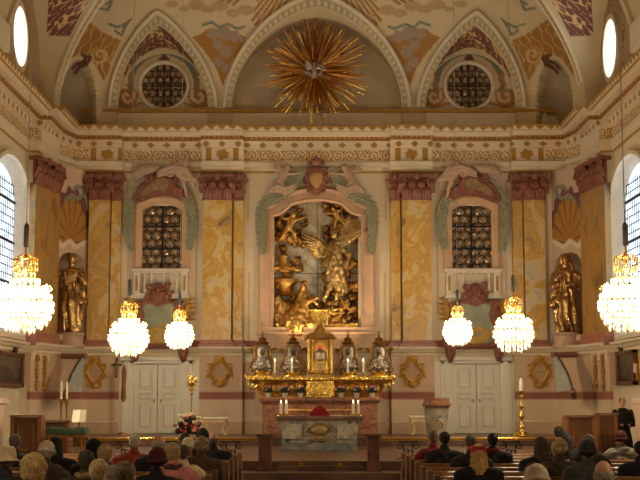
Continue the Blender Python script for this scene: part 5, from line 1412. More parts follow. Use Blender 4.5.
# ================================================================ choir furniture
def stall(s, xa, xb, D, top, label, depth=.5):
    a, b = sorted((X(xa, D, 430), X(xb, D, 430))); base = .4; zt = Z(top, D)
    t = thing('choir_stall', label, 'stall', ((a+b)/2, D+.3, base))
    m = MB(); m.box(a+.06, b-.06, D+.02, D+.07, base+.05, zt-.05); m.build('front_panel', WOOD, t)
    n = max(1, round((b-a)/.75))
    for k in range(n):
        x1 = a+.12+(b-a-.24)*k/n; x2 = a+.12+(b-a-.24)*(k+1)/n; m = MB(); m.tube([(x1+.06, D+.02, base+.2), (x2-.06, D+.02, base+.2), (x2-.06, D+.02, zt-.2), (x1+.06, D+.02, zt-.2), (x1+.06, D+.02, base+.2)], .014, 4); m.build('panel_moulding', WOODL, t)
    for x in (a, b-.08):
        m = MB(); m.prism([(D, base), (D+depth, base), (D+depth, zt-.08), (D+depth*.6, zt-.02), (D, zt)], lambda p, q, x=x: (x, p, q), lambda p, q, x=x: (x+.08, p, q)); m.build('end_panel', WOODL, t, bevel=.01)
    m = MB(); m.box(a-.02, b+.02, D-.04, D+.22, zt-.04, zt); m.build('top_ledge', WOODL, t, bevel=.01)
    m = MB(); m.box(a+.08, b-.08, D+.15, D+depth-.02, base+.42, base+.46); m.build('seat', WOOD, t)
    return t
stall(-1, 10, 41, 30.0, 415, 'dark brown wooden choir stall at the far left below the big painting')
stall(-1, 41, 69, 31.2, 420, 'low brown wooden bench between the left choir stall and the green-covered table')
stall(1, 566, 596, 31.0, 415, 'light brown wooden choir stall on the right, left of the black-clad cleric')
stall(1, 597, 618, 31.8, 413, 'dark brown wooden stall at the far right behind the black-clad cleric')
# credence table with green cloth
D = 29.9; a, b = X(48, D, 435), X(83, D, 435); zt = Z(433, D)
t = thing('side_table', 'gilded openwork side table under a green cloth on the left', 'table', ((a+b)/2, D+.25, .4))
m = MB(); m.box(a, b, D, D+.5, zt-.10, zt-.03); m.build('table_top', GOLDD, t, bevel=.01)
for x in (a+.04, b-.04):
    for y in (D+.04, D+.46): m = MB(); m.tube([(x, y, .4), (x+.01, y, .55), (x-.01, y, zt-.2), (x, y, zt-.08)], [.03, .02, .028, .03], 8); m.build('leg', GOLDD, t, True)
m = MB()
for k in range(6): x = a+.12+k*(b-a-.24)/5; curl(m, (x, zt-.22), .06, D+.03, .012, 1.3, 1 if k % 2 else -1)
m.tube([(a, D+.03, zt-.30), (b, D+.03, zt-.30)], .014, 5); m.build('openwork_apron', GOLDD, t, True)
rings = []
m = MB(); N = 14
for (z, e) in ((zt+.10, -.06), (zt+.115, 0), (zt+.06, .05), (zt-.03, .06)):
    ring = []
    for (x, y) in [(a-e, D-e), ((a+b)/2, D-e-.01), (b+e, D-e), (b+e, D+.5+e), ((a+b)/2, D+.5+e), (a-e, D+.5+e)]: ring.append((x, y, z + .02*math.sin(x*9)))
    rings.append(ring)
m.loft(rings, True); tag(m.build('green_cloth', mat('green_velvet', rgb(44, 62, 36), .9, 0, .2), None, True), 'thick folded green cloth covering the gilded side table on the left', 'cloth')
x0_ = X(70, D, 420); x1_ = X(83.5, D, 420); m = MB(); zz_ = zt+.10
m.add([(x0_, D+.15, zz_+.28), ((x0_+x1_)/2, D+.25, zz_+.25), (x1_, D+.15, zz_+.30), (x0_+.01, D+.32, zz_+.02), ((x0_+x1_)/2, D+.36, zz_), (x1_-.01, D+.32, zz_+.02)], [])
m = MB()
for (xa, xb, k) in ((x0_, (x0_+x1_)/2, -1), ((x0_+x1_)/2, x1_, 1)):
    ya, yb = (D+.2, D+.27) if k < 0 else (D+.27, D+.2)
    m.add([(xa, ya, zz_+.14), (xb, yb, zz_+.14), (xb, yb+.14, zz_+.42), (xa, ya+.14, zz_+.42), (xa, ya+.03, zz_+.14), (xb, yb+.03, zz_+.14), (xb, yb+.17, zz_+.42), (xa, ya+.17, zz_+.42)], [(0,1,2,3), (7,6,5,4), (0,4,5,1), (1,5,6,2), (2,6,7,3), (3,7,4,0)])
t = thing('open_missal', 'open white book on a small stand on the green-covered table', 'book', ((x0_+x1_)/2, D+.3, zz_)); m.build('pages', WAX, t)
m = MB(); m.lathe([(.10, zz_), (.09, zz_+.02), (.015, zz_+.04), (.015, zz_+.2)], ((x0_+x1_)/2, D+.34), 10); m.build('stand', WOOD, t, True)
# two tall candlesticks left
t0 = candlestick(1.0, .30, .035, 'tall brass candlestick with white candle beside the left bench, left of the pair', 'pair of tall candlesticks on the left', GOLDD, False, 'candlestick')
D = 31.9; hb = Z(399, D) - .4; t0.location = (X(61, D, 410), D, .4); t0.scale = (.75, .75, hb)
dup(t0, (X(66.5, D, 410), D, .4), 0, (.75, .75, hb), 'tall brass candlestick with white candle beside the left bench, right of the pair')
# wall crucifix, staffs
p = P(116.5, 367, 41.7); t = thing('wall_crucifix', 'dark crucifix hanging on the pink wall left of the left white door', 'crucifix', (p.x, 41.72, p.z))
m = MB(); m.box(p.x-.03, p.x+.03, 41.68, 41.75, p.z-.34, p.z+.30).box(p.x-.17, p.x+.17, 41.68, 41.75, p.z+.04, p.z+.10); m.build('cross', WOODD, t, bevel=.006)
m = MB(); m.cap((p.x, 41.66, p.z-.16), (p.x, 41.65, p.z+.06), .025, .035, 8); m.ell((p.x, 41.64, p.z+.13), .03); 
for k in (-1, 1): m.cap((p.x+k*.03, 41.65, p.z+.06), (p.x+k*.14, 41.66, p.z+.08), .014, .01, 6); m.cap((p.x+k*.012, 41.65, p.z-.16), (p.x+k*.01, 41.65, p.z-.28), .018, .012, 6)
m.build('corpus', GOLDD, t, True)
D = 40.8; x = X(123.5, D, 400)
t = thing('processional_banner', 'furled brown banner on a pale pole standing just left of the left white door', 'banner', (x, D, .64))
m = MB(); m.tube([(x, D, .68), (x, D, Z(362, D))], .022, 8); m.build('pole', WAX, t, True)
m = MB(); m.lathe([(.03, Z(402, D)), (.08, Z(398, D)), (.06, Z(385, D)), (.075, Z(372, D)), (.03, Z(365, D))], (x, D), 10, 1, .7, wob=lambda a, z: 1+.18*math.sin(5*a+z*3)); m.build('furled_cloth', mat('brown_brocade', rgb(134, 88, 50), .7, .2, .3, 10), t, True)
m = MB(); m.lathe([(.14, .64), (.13, .69), (.03, .72)], (x, D), 12); m.build('foot', GOLDD, t, True)
D = 37.0; x = X(191.5, D, 400); zc = Z(382, D); fl = .4
t = thing('processional_cross', 'gilded processional cross on a thin pole standing right of the left white door', 'cross', (x, D, fl))
m = MB(); m.tube([(x, D, fl+.03), (x, D, zc-.14)], .016, 8); m.build('pole', GOLDD, t, True)
m = MB(); m.lathe([(.14, fl), (.13, fl+.04), (.03, fl+.07)], (x, D), 12); m.build('foot', GOLDD, t, True)
m = MB()
for k in range(12):
    a = 2*PI*k/12; m.tube([(x, D, zc), (x+.09*math.cos(a), D, zc+.13*math.sin(a)), (x+.17*math.cos(a), D, zc+.24*math.sin(a))], [.04, .035, .012], 5)
m.ell((x, D-.01, zc), (.1, .05, .14)); m.ell((x, D, zc-.2), (.07, .05, .05)); m.ell((x, D, zc-.32), (.04, .04, .06)); m.build('radiant_head', GOLDB, t, True)
# flowers on a stand
D = 30.6; x = X(187.5, D, 430); zf_ = Z(423, D)
t = thing('flower_bouquet', 'large bouquet of red, pink and cream flowers in a tall vase behind the left rail', 'flowers', (x, D, .4))
m = MB(); m.lathe([(.14, .4), (.12, .44), (.05, .5), (.05, .62), (.12, .70), (.13, .8), (.09, .9), (.10, .93)], (x, D), 14); m.build('vase', mat('pale_pot', (0, 0, 0)), t, True)
for nm, ml, n, R_, ra in (('foliage', mat('dark_leaves', (0, 0, 0)), 44, .27, .028), ('red_blooms', mat('red_blooms', rgb(160, 40, 40), .7, 0, .25), 22, .24, .05), ('pink_blooms', mat('pink_blooms2', rgb(206, 130, 124), .7, 0, .2), 24, .32, .05), ('cream_blooms', mat('cream_blooms', rgb(226, 210, 160), .7, 0, .1), 12, .38, .055)):
    m = MB(); r2 = random.Random(n)
    for k in range(n):
        a = r2.uniform(0, 2*PI); e = r2.uniform(-.3, 1.5) if nm != 'cream_blooms' else r2.uniform(.5, 1.4)
        c_ = Vector((x + R_*math.cos(a)*math.cos(e), D + R_*.8*math.sin(a)*math.cos(e), .98 + .05 + R_*1.0*math.sin(e)*(1 if nm != 'red_blooms' else .6)))
        if nm == 'foliage': b0 = Vector((x, D, .9)); m.tube([b0, b0.lerp(c_, .5) + Vector((0, 0, .04)), c_, c_ + (c_-b0).normalized()*.1], [.006, .012, .04, .005], 5)
        else:
            m.ell(c_, (ra, ra, ra*.7), 8, 5)
            for j in range(5): m.ell(c_ + Vector((ra*.7*math.cos(j*1.25), ra*.7*math.sin(j*1.25), .02)), (ra*.5, ra*.5, ra*.3), 6, 4)
    o = m.build(nm, ml, t, True); o['kind'] = 'stuff'
# console tables
def console(xa, xb, py, D, label):
    a, b = X(xa, D, 425), X(xb, D, 425); fl = .64 if D > 38 else .4; zt = Z(py, D); t = thing('console_table', label, 'table', ((a+b)/2, D+.25, fl), 'cream and gold console tables')
    m = MB(); m.box(a-.03, b+.03, D-.02, D+.5, zt-.05, zt); m.build('table_top', WHITEP, t, bevel=.015)
    m = MB(); n = 12; w_ = b-a; pts = [(a+.05, zt-.05)] + [(a+.05+(w_-.1)*i/n, zt-.13-.06*math.cos(2*PI*i/n*2)) for i in range(n+1)] + [(b-.05, zt-.05)]
    m.prism(pts, lambda p, q: (p, D+.02, q), lambda p, q: (p, D+.06, q)); m.build('apron', mat('ivory_gilt', rgb(206, 176, 118), .5, .2, .1), t)
    for k, x in ((1, a+.06), (-1, b-.06)):
        for y in (D+.06, D+.44):
            m = MB(); m.tube([(x-.0*k, y, zt-.05), (x-.05*k, y, zt-.2), (x+.02*k, y, zt-.45*(zt-fl)), (x+.05*k, y, fl+.15), (x-.03*k, y, fl+.02)], [.05, .055, .03, .022, .035], 8); m.build('leg', mat('ivory_gilt', (0, 0, 0)), t, True)
console(204, 226.5, 417.5, 39.5, 'cream and gold console table with curved legs, left of the high altar')
console(411, 430, 416, 39.5, 'cream and gold console table with curved legs, right of the high altar behind the lectern')
# lectern with marbled front
D = 30.5; a, b = X(425, D, 415), X(449.5, D, 415); zt = Z(402.5, D); cxl = (a+b)/2
t = thing('lectern', 'lectern tapering downwards with grey marbled front and dark moulded top, right of the altar', 'lectern', (cxl, D+.25, .4))
m = MB(); rings = []
for i in range(9):
    u = i/8; w_ = (b-a)/2*(.70+.28*u**1.5); z = .5+(zt-.08-.5)*u; rings.append([(cxl-w_, D+.12*(1-u), z), (cxl, D-.03+.12*(1-u), z), (cxl+w_, D+.12*(1-u), z), (cxl+w_, D+.45, z), (cxl-w_, D+.45, z)])
m.loft(rings, True); m.build('marbled_body', GM, t)
m = MB(); m.box(a-.03, b+.03, D-.06, D+.5, zt-.08, zt-.02).box(a, b, D-.03, D+.48, zt-.12, zt-.08); m.build('top_moulding', RM, t, bevel=.01)
m = MB(); m.add([(a, D, zt-.02), (b, D, zt-.02), (b, D+.45, zt-.02), (a, D+.45, zt-.02), (a, D, zt+.10), (b, D, zt+.10), (b, D+.45, zt), (a, D+.45, zt)], [(0,3,2,1),(4,5,6,7),(0,1,5,4),(1,2,6,5),(2,3,7,6),(3,0,4,7)]); m.build('book_rest', RM, t)
m = MB(); m.box(cxl-(b-a)*.4, cxl+(b-a)*.4, D, D+.5, .4, .5); m.build('plinth', RM, t, bevel=.01)
m = MB(); curl(m, (cxl-.02, .5+(zt-.5)*.55), .16, D+.02, .02, 1.6); curl(m, (cxl+.05, .5+(zt-.5)*.3), .12, D+.06, .02, 1.4, -1); m.build('faded_ornament', _m['faded_gilding'], t, True)
# paschal candlestick
D = 38.6; x = X(521.5, D, 410); b0 = .64; h = Z(391, D)
t = thing('paschal_candlestick', 'tall turned gilded paschal candlestick with thick white candle right of the right door', 'candlestick', (x, D, b0))
m = MB(); H = h-b0
prof = [(.17, 0), (.18, .03), (.12, .06), (.14, .10), (.07, .14), (.06, .17), (.11, .22), (.08, .27), (.035, .31), (.035, .38), (.09, .42), (.10, .47), (.05, .52), (.03, .55), (.03, .62), (.08, .66), (.05, .70), (.028, .73), (.028, .84), (.06, .88), (.03, .92), (.09, .96), (.10, 1.0)]
m.lathe([(r, b0+z*H) for r, z in prof], (x, D), 14); m.build('turned_stem', GOLDB, t, True)
m = MB(); m.lathe([(.055, h), (.055, Z(381, D)), (.03, Z(379, D)), (.01, Z(378, D))], (x, D), 12); m.build('candle', WAX, t, True)
for k in range(3): 
    a = 2*PI*k/3+.5; m = MB(); m.tube([(x+.1*math.cos(a), D+.1*math.sin(a), b0+.12), (x+.2*math.cos(a), D+.2*math.sin(a), b0+.1), (x+.22*math.cos(a), D+.22*math.sin(a), b0+.02)], [.04, .04, .05], 7); m.build('claw_foot', GOLDB, t, True)
# large paintings on the side walls
for s, (pa, pb, yt, yb) in ((-1, (0, 29, 353, 387)), (1, (608, 634, 351, 385))):
    sd = 'left' if s < 0 else 'right'
    ya, yb_ = (35.2, 38.25) if s < 0 else (36.1, 38.25); xw = 8.74
    za, zb = Z(yb, 37.5), Z(yt, 37.5)
    t = thing('large_painting', 'large dark landscape painting in a brown frame on the %s wall below the daylight window' % sd, 'painting', (xw*s, (ya+yb_)/2, za))
    m = MB()
    for (p0, p1, q0, q1) in ((ya, yb_, za, za+.1), (ya, yb_, zb-.1, zb), (ya, ya+.22, za, zb), (yb_-.22, yb_, za, zb)): xa_, xb_ = sorted((s*(xw+.05), s*(xw-.09))); m.box(xa_, xb_, p0, p1, q0, q1)
    m.build('frame', WOOD, t, bevel=.01)
    nu, nv = 60, 40; gy = np.linspace(ya+.1, yb_-.1, nu)[:, None]; gz = np.linspace(za+.06, zb-.06, nv)[None, :]; YY, ZZ = gy+0*gz, gz+0*gy
    c = np.empty(YY.shape+(3,)); c[:] = lin(np.array([64, 54, 40])/255.); u = (ZZ-za)/(zb-za)
    paint(c, u > .55 + .08*np.sin(YY*3), lin(np.array([98, 84, 62])/255.)); paint(c, u < .3 + .06*np.sin(YY*5), lin(np.array([40, 32, 24])/255.)); paint(c, (np.abs(YY-37.4) < .3) & (u > .3) & (u < .75), lin(np.array([84, 70, 54])/255.))
    grid('canvas', np.stack([np.full_like(YY, s*(xw-.02)), YY, ZZ], -1), c, painted('varnished_canvas', .4), t, flip=(s < 0))
    m = MB(); m.ell((s*(xw-.05), (ya+yb_)/2 + .5, zb+.08), (.06, .2, .12)); m.build('crest', WOODD, t, True)
# slanted painted banner-cartouches jutting from the corner walls
for s in (-1, 1):
    sd = 'left' if s < 0 else 'right'
    f = (lambda px, py, y: P(px, py, y)) if s < 0 else (lambda px, py, y: P(638.5-px, py-1.5, y))
    top, bot = f(85, 356, 39.6), f(66, 392, 39.0)
    t = thing('painted_panel', 'curved painted shield panel leaning out from the %s corner wall with dark red brackets' % sd, 'wall panel', ((top.x+bot.x)/2, 39.5, bot.z))
    C_ = [f(*q) for q in ((86, 354, 39.9), (84, 364, 39.8), (83, 374, 39.7), (82, 384, 39.6), (81, 392, 39.5))]
    E_ = [f(*q) for q in ((83, 355, 39.7), (77, 364, 39.5), (71.5, 374, 39.3), (68, 384, 39.1), (66, 391, 39.0))]
    m = MB(); rings = []
    for p, q in zip(C_, E_): rings.append([p, q, q + Vector((0, .06, 0)), p + Vector((0, .06, 0))])
    m.loft(rings, True); m.build('painted_face', marble('faded_painting', [rgb(110, 112, 106), rgb(160, 158, 142), rgb(132, 136, 124), rgb(176, 160, 130)], 5, .5, 1), t)
    m = MB(); m.tube([p + Vector((0, -.02, 0)) for p in E_], .035, 7); m.build('rim', WOODD, t, True)
    h0, h1 = f(62, 356, 40.3), f(86, 356.5, 39.8); m = MB(); m.tube([h0, h1], .09, 8); m.build('bracket', REDM, t, True)
    h0, h1 = f(64, 398, 39.3), f(66, 392, 39.0); m = MB(); m.tube([h0 + Vector((-.1*(-s), .8, .0)), h0, h1], .09, 8); m.build('bracket', REDM, t, True)
# near wall piers and a gilt wall lamp
for s in (-1, 1):
    m = MB(); x0_, x1_ = sorted((7.42*s, 8.1*s)); m.box(x0_, x1_, 30.0, 30.9, .0, Z(404, 30)); m.box(min(7.37*s, 8.15*s), max(7.37*s, 8.15*s), 29.96, 30.95, Z(404, 30), Z(398, 30)); 
    o = m.build('wall_pier', PINKM, None, bevel=.02); tag(o, 'low pink plastered wall pier at the %s edge of the view' % ('left' if s < 0 else 'right'), 'pier')
p = P(636.5, 372, 35.9); t = thing('wall_lamp', 'gilt wall lamp with pale candle shade at the far right beside the dark painting', 'lamp', (8.75, 35.6, p.z))
m = MB(); m.ell((8.72, 35.6, p.z), (.05, .2, .4)); curl(m, (8.68, p.z-.2), .08, 35.6, .02); m.build('back_plate', GOLD, t, True)
m = MB(); m.lathe([(.05, p.z-.02), (.06, p.z+.0), (.05, p.z+.22)], (8.6, 35.6), 10); m.build('shade', WAX, t, True); m = MB(); m.tube([(8.74, 35.6, p.z-.15), (8.64, 35.6, p.z-.15), (8.6, 35.6, p.z)], .015, 6); m.build('arm', GOLD, t, True)
# ================================================================ pews
ORD = ['frontmost', 'second', 'third', 'fourth', 'fifth', 'sixth', 'seventh', 'eighth', 'ninth', 'tenth', 'eleventh', 'twelfth', 'thirteenth']
PL = 6.1; XE = 1.27; PD0, PSTEP, PN = 20.9, .98, 13
PWOOD = mat('pew_wood', rgb(112, 76, 48), .35, 0, .2, 5); PWOODL = mat('pew_wood_pale', rgb(150, 108, 70), .3, 0, .15, 5)  # second wood is a paler brown for the top rails
def pew():
    """origin at the aisle end under the backrest; extends to +x; faces +y"""
    t = thing('pew', 'x', 'pew', (0, 0, 0))
    m = MB(); m.box(.04, PL-.04, -.02, .02, .35, .84); m.build('backrest', PWOOD, t)
    m = MB(); m.box(.0, PL, -.05, .05, .84, .90); m.build('top_rail', PWOODL, t, bevel=.012)
    m = MB(); m.box(.04, PL-.04, .02, .42, .40, .44); m.build('seat', PWOOD, t, bevel=.01)
    m = MB(); m.box(.04, PL-.04, -.24, -.04, .68, .71); m.build('book_shelf', PWOOD, t)
    m = MB(); m.box(.04, PL-.04, -.42, -.24, .12, .18); m.build('kneeler', PWOOD, t, bevel=.01)
    for x in (0, PL-.06):
        m = MB(); m.prism([(-.10, 0), (.44, 0), (.46, .40), (.38, .52), (.16, .60), (.08, .92), (-.08, .92), (-.12, .70), (-.10, .3)], lambda a, b, x=x: (x-.005, a, b), lambda a, b, x=x: (x+.06, a, b)); m.build('end_panel', PWOOD, t, bevel=.01)
    return t
pw = pew(); first = True
for s in (-1, 1):
    for i in range(PN):
        D = PD0 - i*PSTEP; lb = '%s wooden pew counted from the altar in the %s block' % (ORD[i], 'left' if s < 0 else 'right')
        loc = (XE + .03 if s > 0 else -XE - PL + .03, D, 0)
        if first: pw.location = loc; pw['label'] = lb; pw['group'] = 'wooden pews in two blocks'; first = False
        else: dup(pw, loc, 0, 1, lb)

# ================================================================ people
SKIN = mat('skin', rgb(196, 148, 122), .55, 0, .06, 5)
def body_mesh(turn=0.0, tilt=0.0, lean=0.0):
    """one continuous seated figure facing +y, origin on the floor under the hips, seat at .44"""
    m = MB()
    m.cap((-.07, -.02, .55), (.07, -.02, .55), .13, .13); m.cap((0, -.02, .6), (0, -.04+lean*.4, .84), .125, .125); m.cap((-.12, -.05+lean*.6, .96), (.12, -.05+lean*.6, .96), .085, .085)
    m.cap((0, -.04+lean*.6, .98), (0, -.02+lean, 1.10), .055, .052)
    for k in (-1, 1):
        m.cap((k*.19, -.05+lean*.6, .97), (k*.235, .0+lean*.3, .72), .052, .042); m.cap((k*.235, .0+lean*.3, .72), (k*.10, .24, .60), .042, .028)
        # hand resting on the lap: palm, four fingers, thumb
        px_, py_, pz_ = k*.08, .28, .585
        m.cap((k*.10, .24, .60), (px_, py_+.03, pz_), .028, .026)
        for j in range(4):
            ox = (j-1.5)*.019; L = (.062, .075, .070, .052)[j]
            m.cap((px_+ox, py_+.06, pz_), (px_+ox*1.2, py_+.06+L*.6, pz_-.008), .0088, .008, 6); m.cap((px_+ox*1.2, py_+.06+L*.6, pz_-.008), (px_+ox*1.25, py_+.06+L, pz_-.028), .008, .007, 6)
        m.cap((px_-k*.025, py_+.02, pz_), (px_-k*.05, py_+.07, pz_-.005), .011, .009, 6)
        m.cap((k*.09, 0, .53), (k*.11, .40, .52), .085, .06); m.cap((k*.11, .40, .52), (k*.11, .42, .10), .058, .038); m.cap((k*.11, .40, .06), (k*.12, .54, .04), .042, .035)
    H = Matrix.Translation((0, -.01+lean, 1.105)) @ Matrix.Scale(.93, 4) @ Matrix.Rotation(turn, 4, 'Z') @ Matrix.Rotation(tilt, 4, 'X')
    hm = MB()
    hm.ell((0, -.005, .115), (.074, .094, .105), 18, 12); hm.ell((0, .035, .055), (.052, .06, .058), 14, 9); hm.cap((0, .045, .02), (0, .055, .02), .025, .022)
    hm.cap((0, .088, .10), (0, .104, .082), .010, .014, 8); hm.ell((0, .082, .043), (.024, .012, .007), 8, 5); hm.ell((0, .080, .034), (.020, .012, .007), 8, 5)
    for k in (-1, 1):
        hm.ell((k*.028, .079, .108), (.012, .010, .008), 8, 5); hm.cap((k*.012, .086, .125), (k*.042, .078, .124), .007, .005, 6); hm.ell((k*.076, -.005, .095), (.010, .020, .030), 8, 6)
    m.add([tuple(H @ Vector(v)) for v in hm.v], hm.f)
    return fuse(m, .0115, 1), H
BODIES = [body_mesh(0, 0, 0), body_mesh(.45, -.12, .03), body_mesh(-.4, .0, .0), body_mesh(0, -.3, .07)]
def coat_mesh(lean=0.0, bulk=1.0, seed=0, hood=False, hunch=0.0):
    m = MB(); b = bulk
    m.cap((-.08, -.02, .56), (.08, -.02, .56), .165*b, .165*b); m.cap((0, -.03, .6), (0, -.05+lean*.4, .86), .165*b, .16*b); m.cap((-.13, -.06+lean*.6, .965), (.13, -.06+lean*.6, .965), .115, .115)
    m.cap((0, -.05+lean*.6, .98), (0, -.04+lean*.8, 1.075+hunch), .10, .075)
    for k in (-1, 1):
        m.cap((k*.195, -.055+lean*.6, .955), (k*.25, -.01+lean*.3, .72), .078*b, .066); m.cap((k*.25, -.01+lean*.3, .72), (k*.12, .22, .61), .064, .05)
        m.cap((k*.09, 0, .54), (k*.12, .38, .53), .105, .085)
    if hood: m.ell((0, -.11+lean*.6, 1.02), (.12, .07, .08))
    def f(co, n): return .006*math.sin(co.z*46 + 5*noise.noise(co*5 + Vector((seed, 0, 0)))) + .012*noise.noise(co*7 + Vector((seed*3, 0, 0)))
    return fuse(m, .018, 2, f)
COATS = {(l, bk, hd): coat_mesh(l, bk, i, hd) for i, (l, bk, hd) in enumerate([(0, 1, False), (0, 1.14, False), (.03, 1, False), (.07, 1.05, False), (0, 1.05, True)])}
def hair_mesh(style, seed=1):
    m = MB(); r2 = random.Random(seed)
    if style == 'short':
        m.ell((0, -.02, .132), (.084, .096, .094), 16, 10); m.ell((0, -.07, .09), (.064, .038, .06)); f = lambda co, n: .004*noise.noise(co*40)
        me = fuse(m, .011, 1, lambda co, n: .005*noise.noise(co*30) + .002*math.sin(math.atan2(co.y, co.x)*30))
    elif style == 'curly':
        m.ell((0, -.02, .12), (.092, .10, .105))
        for k in range(46): a = r2.uniform(0, 2*PI); e = r2.uniform(-.7, 1.5); m.ell((.088*math.cos(a)*math.cos(e), -.022+.09*math.sin(a)*math.cos(e) - .01, .12+.10*math.sin(e)), .026, 6, 5)
        me = fuse(m, .012, 1, lambda co, n: .005*noise.noise(co*50))
    elif style == 'fluffy':
        m.ell((0, -.02, .11), (.118, .115, .13)); m.ell((0, -.04, .04), (.115, .09, .08))
        for k in range(60): a = r2.uniform(0, 2*PI); e = r2.uniform(-1.2, 1.5); m.ell((.112*math.cos(a)*math.cos(e), -.03+.10*math.sin(a)*math.cos(e), .10+.125*math.sin(e)), .028, 6, 5)
        me = fuse(m, .013, 1, lambda co, n: .009*noise.noise(co*34))
    elif style == 'long':
        m.ell((0, -.018, .125), (.088, .102, .106)); m.cap((0, -.06, .1), (0, -.10, -.16), .085, .09); m.cap((-.05, -.05, .1), (-.07, -.08, -.12), .045, .05); m.cap((.05, -.05, .1), (.07, -.08, -.12), .045, .05)
        me = fuse(m, .013, 1, lambda co, n: .006*math.sin(math.atan2(co.y+.03, co.x)*16 + co.z*6))
    elif style == 'bald':
        for k in range(26): a = PI + PI*k/25; m.ell((.074*math.cos(a)*1.02, -.008+.092*math.sin(a), .085 + .008*math.sin(k)), (.018, .018, .048), 6, 5)
        me = fuse(m, .011, 1, lambda co, n: .003*noise.noise(co*50))
    elif style == 'beanie':
        m.ell((0, -.012, .135), (.096, .108, .105), 16, 10); m.tube([(.092*math.cos(2*PI*k/24), -.012+.105*math.sin(2*PI*k/24), .10) for k in range(25)], .02, 8)
        me = fuse(m, .011, 1, lambda co, n: .003*math.sin(math.atan2(co.y, co.x)*36))
    elif style == 'hat':
        m.lathe([(.0, .245), (.07, .24), (.095, .215), (.102, .13), (.104, .115), (.15, .095), (.158, .088), (.15, .086), (.10, .10), (.0, .11)], (0, -.01), 28, 1, 1.08); me = m.mesh('hat'); me.polygons.foreach_set('use_smooth', [True]*len(me.polygons))
    elif style == 'hood':
        m.ell((0, -.03, .11), (.11, .115, .135)); m.cap((0, -.05, .05), (0, -.07, -.10), .10, .13); me = fuse(m, .014, 2, lambda co, n: .004*noise.noise(co*16))
    elif style == 'band':
        m.lathe([(.092, .06), (.098, .10), (.099, .16), (.092, .20), (.080, .20), (.088, .15), (.088, .08), (.085, .06)], (0, -.012), 26, 1, 1.1); me = m.mesh('band')
    elif style == 'scarf':
        m.tube([(.085*math.cos(2*PI*k/20), -.02+.085*math.sin(2*PI*k/20), -.035+.012*math.sin(k*1.3)) for k in range(21)], .034, 9); me = fuse(m, .013, 1, lambda co, n: .006*noise.noise(co*28))
    return me
HAIRS = {}
def H_(style):
    if style not in HAIRS: HAIRS[style] = hair_mesh(style, len(HAIRS)+3)
    return HAIRS[style]
def cm(c):
    return mat('cloth_%d_%d_%d' % c, rgb(*c), .85, 0, .3, 14, .4, 50)
PNAME = {'short': 'hair', 'curly': 'hair', 'fluffy': 'hair', 'long': 'hair', 'bald': 'hair', 'beanie': 'knitted_cap', 'hat': 'hat', 'hood': 'hood', 'band': 'headband', 'scarf': 'scarf'}
def hm_(c): return mat('hair_%d_%d_%d' % c, rgb(*c), .6, 0, .45, 38, .8, 70)
def addm(name, me, matl, t, Mx=None):
    o = bpy.data.objects.new(name, me); C.objects.link(o); o.parent = t
    if not me.materials: me.materials.append(matl)
    o.material_slots[0].link = 'OBJECT'; o.material_slots[0].material = matl
    if Mx is not None: o.matrix_local = Mx
    return o
TAKEN = []
def free_row(px, py):
    best = None
    for i in range(PN):
        y = PD0 - i*PSTEP + .22; k = Z(py, y)/1.235; x = X(px, y, py); near = min([abs(x - a) for a, b in TAKEN if b == i] + [9])
        cost = abs(k - 1)*10 + (3*(.62 - near) if near < .62 else 0) + (50 if near < .42 else 0) + (5 if not .91 <= k <= 1.1 else 0)
        if best is None or cost < best[0]: best = (cost, i)
    return best[1]
def person(px, py, styles, coat, label, pose=0, bulk=1, hood=False, row=None, ks=1.0, D=None, skin=SKIN):
    """head centre at picture (px, py); seated on the pew nearest to where a seated head would be"""
    Dh = (HC - 1.23)*1300/max(py - 397, 1)
    i = min(PN-1, max(0, round((PD0 + .20 - Dh)/PSTEP))) if row is None else row
    i = free_row(px, py) if row is None else row
    y = PD0 - i*PSTEP + .22 if D is None else D; TAKEN.append((X(px, y, py), i))
    x = X(px, y, py); zh = Z(py, y); k = min(1.10, max(.92, zh/1.235))*ks
    t = thing('person', label, 'person', (x, y, 0)); t.scale = (k,)*3
    (bm_, Hm) = BODIES[pose]; lean = [0, .03, 0, .07][pose]
    addm('body', bm_, skin, t)
    key = (lean, bulk, hood) if (lean, bulk, hood) in COATS else ((lean, 1, False) if (lean, 1, False) in COATS else ((0.07, 1.05, False) if lean == .07 else (0, 1, False)))
    addm('coat', COATS[key], cm(coat), t)
    for st, col in styles:
        addm(PNAME[st], H_(st), hm_(col) if PNAME[st] == 'hair' else cm(col), t, Hm)
    return t
GREY = (150, 142, 130); WHITE = (214, 206, 190); DK = (38, 32, 30); BRN_ = (84, 62, 46); BLK = (26, 24, 26); BLON = (196, 166, 112)
